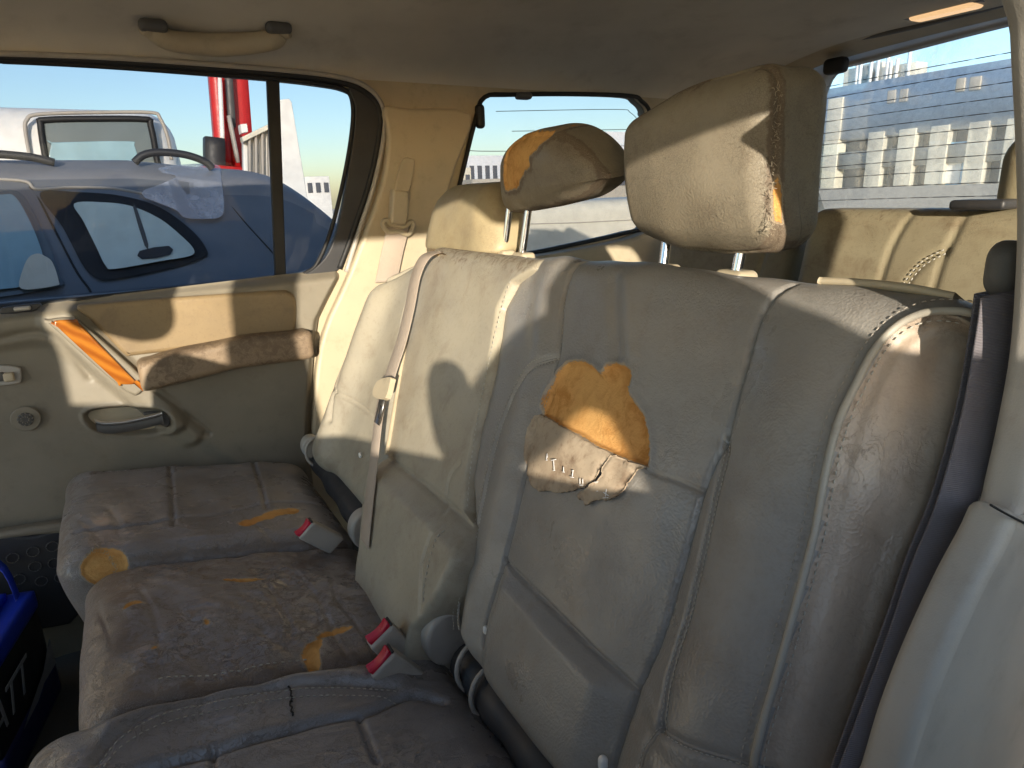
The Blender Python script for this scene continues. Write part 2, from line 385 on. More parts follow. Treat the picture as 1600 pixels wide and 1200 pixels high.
# ================================================================== SETTING
DY = 1.65            # inner face of the far side
NY = -.17            # near side wall of the cabin
GZ = -.55
mk('ground', [(-80, -80, GZ), (160, -80, GZ), (160, 160, GZ), (-80, 160, GZ)], [(0, 1, 2, 3)], M['asphalt'], kind='structure', origin=(0, 0, GZ))

# ================================================================== THE VEHICLE CABIN
car = root('family_car', 'beige car cabin with roof lining, far door, pillars and windows around the seats', 'car', (0, 0, GZ))
def xz(L, Y=DY): return [(p[0], p[2]) for p in (PY(x, y, Y) for x, y in L)]
# far side wall above the belt line with its two window openings
door_win = xz([(-160, 90), (0, 93), (200, 104), (420, 122), (500, 131), (545, 140), (575, 160), (588, 190), (585, 230), (565, 290), (540, 350), (515, 395), (500, 415), (485, 424), (430, 434), (130, 468), (-160, 505)])
win_out = catmull(door_win, 4, True)
quart = catmull(xz([(757, 152), (800, 148), (900, 147), (985, 150), (1002, 158), (1015, 176), (1022, 230), (1022, 300), (1012, 352), (985, 362), (920, 377), (800, 400), (715, 400), (704, 390), (704, 350), (720, 280), (742, 190)]), 4, True)
def side_plate(name, Y0, sgn, holes, mat, parent, x0=-1.9, x1=2.35, z0=.02, th=.05):
    outer = [(x0, z0), (x1 - .1, z0), (x1, 1.2), (x1 - .25, 1.585), (x0 + .8, 1.60), (x0, 1.15)]
    return plate(name, outer, holes, (0, Y0, 0), (1, 0, 0), (0, 0, 1), (0, sgn, 0), th, mat, parent, bev=.006)
# upper wall: C pillar, D pillar, rails
lowcut = [(.40, .30), (.40, .9), (.455, 1.02), (.475, 1.125)]
hole_lo = [(-1.95, .0)]
xw0 = win_out[:, 0].min()
# window loops
pil = root('x', 'x', 'x'); bpy.data.objects.remove(pil)
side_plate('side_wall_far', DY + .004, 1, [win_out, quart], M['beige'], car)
# the rounded light seal round the door opening and the black rubber/glass run
rim = np.array([(p[0], DY - .003, p[1]) for p in win_out])
i0 = win_out[:, 1] > 1.15
def loop3(L, Y): return np.array([(p[0], Y, p[1]) for p in L])
seal_px = [(0, 84), (200, 92), (420, 108), (520, 119), (570, 134), (597, 165), (600, 210), (584, 290), (558, 370), (541, 425)]
tube('door_seal', catmull([PY(x, y, DY - .006) for x, y in [(-160, 80)] + seal_px], 6), .006, M['grey'], car)
tube('door_seal', catmull([PY(x, y, DY - .002) for x, y in [(-160, 86), (0, 89), (200, 98), (420, 114), (510, 124), (560, 138), (590, 165), (593, 205), (578, 280), (552, 360), (530, 420)]], 6), .007, M['rubber'], car)
# pillar trim rib between door opening and pillar (catches the sun strip)
# pillar liner, slightly proud, and curved toward the seat back
plate('pillar_trim', catmull(xz([(600, 168), (640, 170), (735, 178), (712, 260), (692, 330), (680, 420), (640, 470), (560, 640), (505, 700), (488, 690), (492, 600), (505, 520), (540, 440), (575, 350), (598, 280), (606, 215)], DY - .02), 3, True), [], (0, DY - .026, 0), (1, 0, 0), (0, 0, 1), (0, 1, 0), .03, M['beige'], car, bev=.008)
# quarter window ledge trim + tray
plate('quarter_trim', catmull(xz([(690, 440), (700, 408), (800, 405), (920, 386), (985, 372), (1030, 360), (1100, 372), (1120, 470), (690, 470)], DY - .05), 2, True), [], (0, DY - .06, 0), (1, 0, 0), (0, 0, 1), (0, 1, 0), .06, M['beige'], car, bev=.012)
tube('window_gasket', loop3(quart, DY - .001), .006, M['rubber'], car, closed=True)

# glass of the quarter window with its aerial lines and a latch
qg = plate('quarter_window', [(p[0], p[1]) for p in quart * 1.0], [], (0, DY + .02, 0), (1, 0, 0), (0, 0, 1), (0, 1, 0), .004, M['tint2'], car, bev=.0005)
al = [tube]
for L in ([(775, 174), (960, 171), (985, 176), (1003, 195)], [(800, 205), (1000, 202)], [(742, 180), (735, 220), (733, 232), (745, 236), (830, 236)], [(970, 228), (1015, 226)]):
    P = catmull([PY(x, y, DY + .017) for x, y in L], 8)
    tube('aerial_line', P, .0009, M['darkgrey'], qg, n=5)
lt = PY(749, 182, DY)
pad('window_latch', PY(750, 182, DY - .005), (.012, .012, .03), .01, .006, M['rubber'], qg)
pad('window_latch', PY(818, 150, DY - .01), (.022, .015, .009), .008, .006, M['darkgrey'], qg)

# ---- headliner: swept profile that drops toward the tail
def roof():
    prof = [(1.655, 1.572), (1.640, 1.600), (1.60, 1.632), (1.52, 1.664), (1.40, 1.688), (1.2, 1.705), (.95, 1.714), (.74, 1.716)]
    prof = prof + [(1.48 - y, z) for y, z in prof[::-1][1:]]
    prof = catmull(prof, 5); xs = np.linspace(-1.15, 1.86, 90); V = []; n = len(prof)
    for x in xs:
        for y, z in prof:
            t = ss(.3, 2.0, x); crown = (z - 1.572)
            V.append((x, y, 1.572 + crown * (1 - .12 * t) - .010 * t + .004 * math.sin(x * 7 + y * 5) * min(1, crown / .1) + .003 * math.sin(x * 17 - y * 9) * min(1, crown / .1)))
    Fc = [[i * n + j, i * n + j + 1, (i + 1) * n + j + 1, (i + 1) * n + j] for i in range(len(xs) - 1) for j in range(n - 1)]
    k = len(V); V += [(a, b, c + .05) for a, b, c in V]
    Fc += [[q + k for q in f][::-1] for f in Fc]
    return V, Fc
V, Fc = roof(); mk('headliner', V, Fc, M['liner'], car)
# grab handle and its moulded recess
gh = [(222, 30), (245, 45), (290, 62), (340, 68), (400, 66), (440, 56), (452, 38)]
def roofpt(x, y, d=0.):
    """sight line to the headliner slope near the far rail"""
    for Y in np.linspace(1.2, 1.65, 900):
        p = PY(x, y, Y)
        zz = np.interp(Y, [.95, 1.2, 1.4, 1.52, 1.6, 1.64, 1.655], [1.714, 1.705, 1.688, 1.664, 1.632, 1.60, 1.572])
        if p[2] >= zz: return p + np.array([0, -.3, -.95]) * d
    return PY(x, y, 1.6)
hp = [roofpt(x, y, .010) for x, y in [(222, 34), (236, 40)]] + [roofpt(x, y, .020) for x, y in [(258, 46), (300, 53), (340, 55), (385, 53), (425, 47)]] + [roofpt(x, y, .010) for x, y in [(436, 44), (450, 40)]]
gho = tube('grab_handle', catmull(hp, 6), np.interp(np.linspace(0, 1, 49), [0, .15, .5, .85, 1], [.014, .018, .023, .018, .014]), M['beige'], car, n=12)
for x, y in ((238, 34), (434, 38)):
    pad('handle_mount', roofpt(x, y, .008), (.026, .016, .012), .011, .006, M['darkgrey'], gho)

# ---- rear header with lamp and tailgate opening
XR = 1.95
def yz(L, X): return [(p[1], p[2]) for p in (PX(x, y, X) for x, y in L)]
tg_out = [(1.66, .5), (1.66, 1.60), (1.5, 1.73), (-.02, 1.73), (-.18, 1.60), (-.18, .5)]
tg_win = catmull([(1.50, 1.22), (1.48, 1.36), (1.43, 1.58), (1.38, 1.628), (1.30, 1.636), (.74, 1.662), (.18, 1.636), (.08, 1.61), (.02, 1.5), (0, 1.3), (.0, 1.22), (.74, 1.20)], 4, True)
tg = plate('tailgate', tg_out, [tg_win], (XR, 0, 0), (0, 1, 0), (0, 0, 1), (1, 0, 0), .05, M['grey'], car, bev=.01)
rg = G('wet_film_rear_glass'); t = rg.t
tr = rg.n('BsdfTransparent', Color=(.80, .82, .85))
mp = rg.n('Mapping', Vector=rg.co, Scale=(1, 1, 1)).outputs[0]
v = rg.n('TexVoronoi', {'feature': 'DISTANCE_TO_EDGE'}, Vector=rg.n('VectorMath', {'operation': 'MULTIPLY_ADD'}, i0=rg.n('TexNoise', Vector=rg.co, Scale=9., Detail=4.).outputs['Color'], i1=(.06, .06, .06), i2=rg.co).outputs[0], Scale=34.).outputs['Distance']
refr = rg.n('BsdfRefraction', Color=(.80, .82, .85), IOR=1.045, Roughness=.0, Normal=rg.bump(rg.math('ADD', v, rg.noise(55, 4, .6, 1.)), .14, .004))
df = rg.n('BsdfTranslucent', Color=(.6, .62, .62)); d2 = rg.n('BsdfDiffuse', Color=(.6, .6, .6))
m0 = rg.n('MixShader', i0=.5, i1=df.outputs[0], i2=d2.outputs[0])
m1 = rg.n('MixShader', i0=rg.mapr(rg.noise(3, 4), .3, .55, .0, .16), i1=tr.outputs[0], i2=refr.outputs[0])
m2 = rg.n('MixShader', i0=rg.mapr(rg.noise(5, 7, .7, .6), .4, .75, .02, .20), i1=m1.outputs[0], i2=m0.outputs[0])
t.links.new(m2.outputs[0], rg.out.inputs[0]); t.nodes.remove(rg.b)
tgw = plate('rear_window', tg_win * 1.0, [], (XR + .03, 0, 0), (0, 1, 0), (0, 0, 1), (1, 0, 0), .004, rg.m, tg, bev=.0005)
dl = []
for z in np.arange(1.245, 1.60, .034):
    P = [(XR + .026, y, z + .010 * (1 - ((y - .74) / .75) ** 2)) for y in np.linspace(.03, 1.44, 24)]
    for a, b in zip(P[:-1], P[1:]): dl.append(capsule(a, b, .0011, 4))
join_parts('heating_wire', dl, M['darkgrey'], tg)
# header trim steps between headliner and window
for (px, X, r_, mt) in (([(1000, 178), (1040, 160), (1110, 128), (1160, 112), (1178, 98), (1200, 86), (1380, 48), (1480, 24), (1640, -18)], 1.87, .014, 'darkgrey'),):
    tube('header_moulding', catmull([PX(x, y, X) for x, y in px], 6), r_, M[mt], tg)
hd = [(1.62, 1.50), (1.60, 1.60), (1.52, 1.66), (.74, 1.70), (-.04, 1.66), (-.12, 1.60), (-.14, 1.5)]
V = []; Fc = []
hdc = catmull(hd, 8); inn = catmull([(1.56, 1.45), (1.50, 1.58), (1.42, 1.645), (.74, 1.672), (.06, 1.645), (-.02, 1.58), (-.08, 1.45)], 8); n = len(hdc)
prof_x = [(0, 1.83), (.35, 1.845), (.7, 1.87), (1., 1.935)]
for t_, X in prof_x:
    for a, b in zip(hdc, inn): q = a + (b - a) * t_; V.append((X, q[0], q[1] + .012 * math.sin(t_ * 3.14)))
for i in range(3):
    for j in range(n - 1): Fc.append([i * n + j, i * n + j + 1, (i + 1) * n + j + 1, (i + 1) * n + j])
mk('header_trim', V, Fc, M['beige'], tg)
lampo = pad('cabin_lamp', PX(1478, 17, 1.80) + np.array([.0, 0, .012]), (.035, .10, .014), .012, .006, M['darkgrey'], car)
em = G('lamp_lens'); M['lens'] = em.fin((.8, .6, .4), .2, None, Emission_Color=(1, .62, .30, 1), Emission_Strength=.28)
pad('lamp_lens', PX(1478, 18, 1.80) + np.array([-.003, 0, .002]), (.026, .075, .010), .009, .005, M['lens'], lampo)
st = PX(1306, 103, 1.9)
pad('tailgate_stop', st, (.02, .034, .022), .014, .006, M['rubber'], tg)

# ---- floor, front bulkhead of the cabin, near wall
mk('cabin_floor', [(-1.6, NY, .33), (.3, NY, .33), (.3, 1.66, .33), (-1.6, 1.66, .33), (-1.6, NY, .28), (.3, NY, .28), (.3, 1.66, .28), (-1.6, 1.66, .28)], [(0, 1, 2, 3), (7, 6, 5, 4), (0, 4, 5, 1), (1, 5, 6, 2), (2, 6, 7, 3), (3, 7, 4, 0)], M['carpet'], car, smooth=False)
box('luggage_floor', (.30, NY, .20), (2.0, 1.66, .42), M['carpet'], car, .01)
door_hole = [(-.45, 1.12), (-.10, 1.12), (.42, 1.14), (.465, 1.10), (.475, .55), (.66, .55), (.665, 1.22), (.61, 1.40), (.575, 1.46), (.54, 1.49), (.48, 1.50), (.02, 1.505), (-.04, 1.575), (-.46, 1.57), (-.48, 1.4)]  # low rear slot added to let skylight in; top edge lowered to shade the headrest
front_hole = [(-.97, 1.27), (-.80, 1.24), (-.63, 1.13), (-.61, 1.3), (-.60, 1.56), (-.85, 1.56), (-.97, 1.52)]  # unseen window outline, shaped so the sun patch lands right on the far door
q_hole = [(.78, 1.25), (1.43, 1.22), (1.45, 1.42), (1.38, 1.55), (.86, 1.55)]
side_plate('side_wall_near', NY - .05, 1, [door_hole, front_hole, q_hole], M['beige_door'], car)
# ================================================================== FAR DOOR (panel, insert, armrest, trim strip, handle)
door = car
P1 = DY - .012
# surface as a relief: x-z grid with a height toward the cabin
xs = np.linspace(-.62, .47, 330); zs = np.linspace(.20, 1.135, 290)
XX, ZZ = np.meshgrid(xs, zs, indexing='ij'); xzp = np.stack([XX.ravel(), ZZ.ravel()], 1)
def xzl(L, Y=DY - .03): return np.array(xz(L, Y))
edge_r = xzl([(541, 421), (515, 470), (500, 500), (493, 550), (488, 620), (485, 700)])
xr = np.interp(xzp[:, 1], edge_r[::-1, 1], edge_r[::-1, 0]); xr = np.where(xzp[:, 1] < edge_r[-1, 1], edge_r[-1, 0], xr)
belt = xzl([(-200, 512), (0, 486), (130, 469), (430, 432), (541, 421)])
zt = np.interp(xzp[:, 0], belt[:, 0], belt[:, 1])
x0g = -.62; fx = (xzp[:, 0] - x0g) / (.47 - x0g); fz = (xzp[:, 1] - .20) / (1.135 - .20)
gx = x0g + fx * (xr - x0g); zt = np.interp(gx, belt[:, 0], belt[:, 1]); gz = .20 + fz * (zt - .20)
q = np.stack([gx, gz], 1)
h = .030 * np.ones(len(q))
h += .012 * ss(.0, .05, zt - gz) * 0
# roll the top into the glass and the rear edge back
h -= .030 * (1 - ss(0, .03, zt - gz)) ** 2 + .02 * (1 - ss(0, .018, np.interp(gz, edge_r[::-1, 1], edge_r[::-1, 0]) - gx))
# map pocket area lower left recess
diag = xzl([(85, 500), (110, 500), (215, 600), (250, 640), (320, 672), (300, 682), (245, 690), (200, 640)])
dl_, _ = dist_poly(q, xzl([(95, 500), (210, 605), (262, 655)])); h += .016 * (1 - ss(.022, .045, dl_))
dl2, _ = dist_poly(q, xzl([(262, 655), (295, 682)])); h += .012 * (1 - ss(.012, .035, dl2))
# groove from trim strip toward lower right, and groove under insert
for L, w_, dp in (([(232, 600), (322, 672), (320, 676)], .004, .006), ([(130, 650), (150, 672), (185, 688), (262, 680)], .003, .003), ([(0, 530), (80, 524), (140, 590)], .008, .008), ([(120, 478), (240, 466), (390, 452)], .003, .004)):
    dd, _ = dist_poly(q, catmull(xzl(L), 5)); h -= dp * np.exp(-(dd / w_) ** 2)
# pull pocket
pk = sdf(q, catmull(xzl([(132, 655), (150, 642), (240, 636), (268, 650), (262, 676), (200, 684), (165, 680), (145, 672)]), 4, True)); h -= .028 * (1 - ss(-.012, .002, pk)); h += .003 * np.exp(-((pk - .004) / .004) ** 2)
# left recessed area below the belt shoulder
sh_ = ss(.0, .035, xzl([(0, 528)])[0][1] - gz) * (1 - ss(-.02, .03, gx - (xzl([(85, 524)])[0][0] + (1.02 - gz) * .9))); h -= .014 * sh_
# swell of the lower door
h += .020 * np.exp(-((gz - .66) / .07) ** 2) * ss(-.2, .1, gx) * 0 + .004 * vnoise(q, 12, 3)
h -= .05 * (1 - ss(.30, .56, gz)) * 0
Vd = np.stack([gx, DY - h, gz], 1); nx, nz = XX.shape
idx = np.arange(nx * nz).reshape(nx, nz); Fd = np.stack([idx[:-1, :-1], idx[1:, :-1], idx[1:, 1:], idx[:-1, 1:]], -1).reshape(-1, 4)
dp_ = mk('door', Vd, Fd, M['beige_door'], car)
# give it a back sheet for thickness
box('door_outer_skin', (-.64, DY + .06, .05), (.47, DY + .10, 1.12), M['car_roof'], dp_, .01)
gl = plate('window_glass', [(p[0], p[1]) for p in win_out], [], (0, DY + .028, 0), (1, 0, 0), (0, 0, 1), (0, 1, 0), .004, M['tint'], dp_, bev=.0005)
plate('window_divider', xz([(416, 112), (436, 114), (447, 436), (430, 436)], DY + .01), [], (0, DY + .006, 0), (1, 0, 0), (0, 0, 1), (0, 1, 0), .016, M['rubber'], dp_, bev=.003)
# dark corner panel behind the glass run at the rear of the window
plate('window_corner_panel', catmull(xz([(545, 138), (572, 146), (592, 175), (594, 215), (578, 290), (553, 362), (533, 417), (505, 428), (470, 432), (490, 420), (512, 395), (528, 350), (543, 270), (553, 200), (554, 165)], DY + .002), 4, True), [], (0, DY - .003, 0), (1, 0, 0), (0, 0, 1), (0, 1, 0), .018, M['dark'], dp_, bev=.003)
tube('glass_run', catmull([PY(x, y, DY + .004) for x, y in [(-160, 92), (0, 95), (200, 106), (420, 122), (500, 131), (540, 141), (551, 165), (549, 210), (538, 275), (520, 350), (500, 403), (480, 425), (430, 434), (130, 467), (-160, 503)]], 5), .005, M['rubber'], dp_)
# padded brown insert, armrest
def dpad(name, px, mat, th, Y, bev=.008, parent=dp_, n=5, **k):
    return plate(name, catmull(xz(px, Y), n, True), [], (0, Y, 0), (1, 0, 0), (0, 0, 1), (0, 1, 0), th, M[mat], parent, bev=bev, **k)
dpad('padded_insert', [(120, 480), (160, 474), (300, 463), (430, 454), (452, 456), (463, 468), (464, 500), (460, 518), (440, 524), (340, 540), (215, 556), (195, 556), (170, 530), (140, 500)], 'brown_pad', .03, DY - .040, .010)
def arm_warp(p, n):
    q = p.copy(); t = (p[:, 0] + .155) / .31
    q[:, 2] += .010 * np.sin(np.clip(t, 0, 1) * 3.1) - .0 ; q[:, 2] *= 1
    q[:, 2] += .018 * (t - .5) + .002 * vnoise(p, 25, 9)
    return q, {'wear': .3 + .3 * vnoise(p, 14, 2)}
a0, a1 = PY(212, 580, DY - .07), PY(486, 545, DY - .07)
ar = pad('armrest', (a0 + a1) / 2 + np.array([.004, .02, .0]), (abs(a1[0] - a0[0]) / 2, .045, .034), (.014, .020, .014), .005, M['brown_arm'], dp_, warp=arm_warp)
L = [PY(x, y, DY - .105) for x, y in [(228, 590), (300, 580), (400, 566), (478, 553)]]
# trim strip with amber wood
dpad('trim_strip', [(76, 500), (112, 497), (128, 505), (234, 600), (222, 612), (196, 612), (80, 510)], 'beige_door', .02, DY - .058, .006, n=3)
wd = dpad('wood_inlay', [(84, 504), (88, 501), (115, 500), (125, 507), (208, 592), (214, 598), (208, 601), (190, 601), (182, 597), (88, 510)], 'wood', .012, DY - .066, .004, n=3)
# interior handle
hb = [PY(x, y, DY - .05) for x, y in [(150, 664), (165, 668), (200, 665), (240, 656), (254, 652)]]
ribbon('door_handle', catmull(hb, 5), np.array([0, .004, .013]), np.array([0, -1, .2]), .012, M['darkgrey'], dp_)
ribbon('door_handle', catmull([p + np.array([0, -.008, .012]) for p in hb], 5), np.array([0, .002, .0035]), np.array([0, -1, .2]), .004, M['steel'], dp_)
dpad('handle_bezel', [(225, 645), (255, 645), (268, 652), (262, 668), (250, 664), (232, 655)], 'darkgrey', .012, DY - .04, .004)
# window switch, vent, lock button
sw = dpad('switch_plate', [(-20, 573), (26, 573), (33, 580), (33, 594), (26, 600), (-20, 602)], 'grey', .008, DY - .026, .003, n=3)
pad('switch_button', PY(14, 589, DY - .030), (.009, .008, .009), .004, .003, M['beige'], sw)
pad('switch_button', PY(-2, 589, DY - .030), (.010, .006, .009), .004, .003, M['darkgrey'], sw)
c = PY(40, 655, DY - .026); bm = bmesh.new()
parts = []
def disc(name, c, r, th, mat, parent, N=(0, -1, 0), seg=40, bev=.002):
    A = np.array([1, 0, 0.]); B = np.array([0, 0, 1.]); t = np.linspace(0, 2 * math.pi, seg, endpoint=False)
    return plate(name, np.stack([r * np.cos(t), r * np.sin(t)], 1), [], np.array(c) , A, B, (0, 1, 0), th, M[mat], parent, bev=bev)
vent = disc('round_vent', c, .026, .006, 'beige_door', dp_)
disc('vent_ring', c + np.array([0, -.003, 0]), .014, .006, 'darkgrey', vent)
hl = []
for k in range(10):
    an = k * .628; 
    for rr in (.005, .011): hl.append(capsule(c + np.array([rr * math.cos(an), -.0045, rr * math.sin(an)]), c + np.array([(rr + .004) * math.cos(an + .2), -.0045, (rr + .004) * math.sin(an + .2)]), .0011, 5))
join_parts('vent_slot', hl, M['beige_door'], vent)
dpad('sill_switch', [(4, 481), (62, 474), (60, 482), (50, 487), (2, 491)], 'dark', .012, DY - .030, .003, n=2)
pad('switch_lever', PY(35, 482, DY - .036), (.014, .006, .004), .003, .002, M['grey'], dp_)
# lower speaker grille: ring pattern pressed in dark panel
gp = dpad('speaker_grille', [(-40, 850), (50, 838), (120, 830), (125, 960), (60, 985), (-40, 1000)], 'dark', .03, DY - .05, .008, n=3)
rings = []
for (x, y) in [(52, 862), (82, 854), (20, 872), (55, 885), (85, 880), (115, 870), (30, 905), (65, 908), (95, 902)]:
    c0 = PY(x, y, DY - .0525); L = [c0 + np.array([.011 * math.cos(t), 0, .011 * math.sin(t)]) for t in np.linspace(0, 6.2832, 14)]
    for a, b in zip(L[:-1], L[1:]): rings.append(capsule(a, b, .0012, 4))
join_parts('grille_ring', rings, M['darkgrey'], gp)
dpad('kick_strip', [(-60, 838), (0, 832), (120, 815), (125, 830), (50, 838), (-60, 850)], 'beige_door', .03, DY - .055, .008, n=3)

# belt outlet slot on the far pillar and the D-ring of the outboard belt
dpad('belt_height_slot', [(628, 250), (645, 248), (648, 256), (640, 298), (620, 300), (618, 294)], 'beige', .008, DY - .034, .003, parent=car, n=4)
# ================================================================== SECOND ROW: BACKRESTS
def edges(L, R_, bs):
    L, R_ = L[np.argsort(L[:, 1])], R_[np.argsort(R_[:, 1])]
    return np.interp(bs, L[:, 1], L[:, 0]), np.interp(bs, R_[:, 1], R_[:, 0])
def groove(q, L, w, d, n=5, raw=False):
    L = L if raw else catmull(sbl(L), n); dd, _ = dist_poly(q, L); return -d * np.exp(-(dd / w) ** 2)
def line3(L, o, n=8): c_ = catmull(sbl(L), n); return W(c_[:, 0], c_[:, 1], np.full(len(c_), o))
TORN = [(780 + x / 4, 530 + y / 4) for x, y in [(275, 475), (278, 400), (305, 320), (350, 225), (430, 148), (490, 142), (545, 145), (600, 172), (655, 228), (690, 168), (740, 155), (810, 175), (850, 205), (858, 240), (850, 290), (835, 310), (848, 365), (880, 410), (905, 450), (935, 480), (960, 590), (968, 660), (965, 720), (958, 805), (860, 770), (760, 730), (650, 680), (540, 612), (400, 540), (300, 485)]]
torn = sbl(TORN)
# height field of the near backrest front
S1 = [(905, 402), (882, 470), (872, 560), (850, 640), (820, 760), (790, 880), (765, 960), (757, 1010)]
S2 = [(1228, 438), (1188, 500), (1160, 600), (1135, 690), (1100, 770), (1040, 985), (1000, 1080), (960, 1200)]
SM = [(845, 648), (900, 672), (1015, 735), (1060, 752), (1098, 768)]
SL = [(790, 875), (860, 940), (940, 1020), (1002, 1082)]
D1 = [(868, 560), (835, 578), (805, 620), (780, 680), (762, 760), (745, 840), (728, 900), (716, 955), (722, 985)]
D2 = [(1135, 690), (1140, 720), (1125, 800), (1095, 950), (1068, 1050), (1060, 1140)]
D3 = [(1058, 1138), (1110, 1165), (1180, 1190), (1240, 1215)]
D4 = [(1058, 1138), (1035, 1165), (1020, 1200)]
PIP = [(1545, 497), (1500, 489), (1450, 492), (1410, 512), (1380, 550), (1355, 610), (1328, 690), (1290, 850), (1240, 1040), (1195, 1200)]
c1, c2, cm_, cl_ = (catmull(sbl(x), 5) for x in (S1, S2, SM, SL))
def s_of(cv, b): k = np.argsort(cv[:, 1]); return np.interp(b, cv[k, 1], cv[k, 0])
def near_h(q):
    s, b = q[:, 0], q[:, 1]
    sl1, sl2 = s_of(c1, b), s_of(c2, b)               # left (far) and right (near) edge of the centre panel
    # bolsters
    h = .010 * np.exp(-(((s - sl1) - .045) / .035) ** 2)
    tR = np.clip((sl2 - s) / .16, 0, 1)
    h += .026 * np.sin(tR * math.pi) * (s < sl2) * ss(.46, .30, b)
    mid = (s < sl1) & (s > sl2); h += mid * .006 * np.sin(np.clip((s - sl2) / np.maximum(sl1 - sl2, .05), 0, 1) * math.pi)
    # lower panels stand a little proud of the upper one
    bm_ = np.interp(s, cm_[::-1, 0], cm_[::-1, 1]); bl_ = np.interp(s, cl_[::-1, 0], cl_[::-1, 1])
    m_ = ss(sl2 - .004, sl2 + .045, s) * ss(sl1 + .004, sl1 - .035, s)
    h += m_ * .003 * ss(.006, -.004, b - bm_) + m_ * (.015 * ss(.004, -.025, b - bl_) * ss(-.16, -.06, b - bl_ + .02))
    for L, w, d in ((S1, .0026, .0062), (S2, .0026, .0065), (SM, .0018, .0035), (SL, .0022, .006), (D1, .0042, .0045), (D2, .0045, .0055), (D3, .004, .003), (D4, .004, .003)):
        h += groove(q, L, w, d)
    # dent running up from the tear
    h += -.004 * np.exp(-(dist_poly(q, sbl([(962, 440), (968, 560)]))[0] / .010) ** 2) + .003 * np.exp(-(dist_poly(q, sbl([(985, 440), (992, 560)]))[0] / .012) ** 2)
    h += .0014 * vnoise(q, 16, 4) + .0005 * vnoise(q, 60, 6)
    for L in ([(1290, 800), (1260, 830)], ):
        pass
    # creases at the foot of the far bolster
    ph = q @ np.array([30., 160.]); h += .0012 * np.sin(ph + 3 * vnoise(q, 20, 8)) * np.exp(-(dist_poly(q, sbl([(1010, 1080), (1040, 1200)]))[0] / .03) ** 2)
    return h
near = root('bench_seat', 'nearest grey leather rear seat with a large torn patch showing yellow foam', 'car seat', (.3, .5, .2))
bl, br, bb, bt = .0, .0, -.122, .447
Lk = sbl([(800, 432), (776, 478), (761, 580), (739, 670), (727, 740), (735, 830), (722, 930), (716, 975), (724, 1010), (740, 1040)])
def near_left(b): k = np.argsort(Lk[:, 1]); return np.interp(b, Lk[k, 1], Lk[k, 0])
pip2 = catmull(sbl(PIP), 6)
def near_right(b): k = np.argsort(pip2[:, 1]); return np.interp(b, pip2[k, 1], pip2[k, 0])
TH = .125
def near_warp(p, n):
    # p: x->s in [-.25,.25], y->b in [-hb,hb], z->o
    hs, hb = .25, (bt - bb) / 2
    b = p[:, 1] + (bt + bb) / 2
    sL_, sR_ = near_left(b), .222 + 0 * b
    t = (p[:, 0] + hs) / (2 * hs); s = sR_ + (sL_ - sR_) * t
    o = p[:, 2]
    q = np.stack([s, b], 1)
    # the outer 5 cm turns back from the piping to the side: push the front surface back there
    fr = ss(0, .35, n[:, 2])
    sp = near_right(b); back = np.clip(sp - s, 0, .2)
    hh = near_h(q) * fr
    o2 = o - TH / 2 + hh
    # piping bead and side panel curvature
    pd, _ = dist_poly(q, pip2); o2 = o2 + fr * (.0030 * np.exp(-(pd / .004) ** 2) - .004 * np.exp(-((pd - .008) / .004) ** 2) * (s < sp) - .75 * back * np.clip(back / .03, 0, 1))
    # top corner falls away on both ends
    b2 = b - .018 * ss(.29, .225, s) * ss(.40, .447, b) - .010 * ss(sL_ - .07, sL_, s) * ss(.38, .447, b)
    b2 = b2 + .003 * vnoise(np.stack([s * 2, b * 0], 1), 18, 2) * ss(.40, .447, b)
    f = sdf(q, torn)
    o2 = o2 - .008 * ss(.0, -.004, f) * fr + .0025 * ss(.01, 0, np.abs(f)) * (f > 0) * fr
    foam = np.clip(.05 - np.where(fr > .3, f, .05), 0, .1)
    wear = .30 * ss(.36, .44, b) + .25 * ss(.012, .0, np.abs(pd)) + .25 * ss(.04, 0, f)
    return np.stack([s, b2, o2], 1), {'foam': foam, 'wear': wear}
wfn = lambda p: W(p[:, 0], p[:, 1], p[:, 2])
nb = pad('backrest', (0, 0, 0), (.25, (bt - bb) / 2, TH / 2), (.030, .036, .040), .0022, M['seat'], near, warp=near_warp, to_world=wfn)
# second material for the side panel outside the piping (a real panel of another leather)
nb.data.materials.append(M['seat_side'])
me = nb.data; cen = np.array([p.center[:] for p in me.polygons]) + wloc(nb)
rel = cen - B0; cs, cb = cen[:, 1], rel @ U
front = cs < near_right(cb) - .002
me.polygons.foreach_set('material_index', front.astype(np.int32)); me.update()
def on_near(L, dz=.0005, n=8):
    c_ = catmull(sbl(L), n); hh = near_h(c_); sp = near_right(c_[:, 1]); back = np.clip(sp - c_[:, 0], 0, .2)
    pd, _ = dist_poly(c_, pip2)
    return W(c_[:, 0], c_[:, 1], hh + dz + .0030 * np.exp(-(pd / .004) ** 2) - .75 * back * np.clip(back / .03, 0, 1))
def offs(L, d):
    c_ = np.array(L, float); T = np.gradient(c_, axis=0); T /= np.linalg.norm(T, axis=1, keepdims=True); return c_ + d * np.stack([-T[:, 1], T[:, 0]], 1)
tube('piping', on_near(PIP, .0015), .0032, M['piping'], nb)
for L, c_ in ((offs(PIP, -10), 'thread'), (offs(PIP, 20), 'thread_dark')):
    stitches('stitching', on_near(L, .0015), M[c_], nb, .0036, .0030, .0006)
for L in (D1, D2, D3, D4): tube('raised_seam', on_near(L, -.0002), .0019, M['seat'], nb, n=8)
for L in (offs(D1, 5), offs(D1, -5), offs(D2, 5), offs(D2, -5), offs(D3, 4), offs(D4, 4)):
    stitches('stitching', on_near(L, .0012), M['thread'], nb, .0030, .0020, .0005)
stitches('stitching', on_near(offs(S1[1:5], -3), .001), M['thread_dark'], nb, .003, .003, .0005)
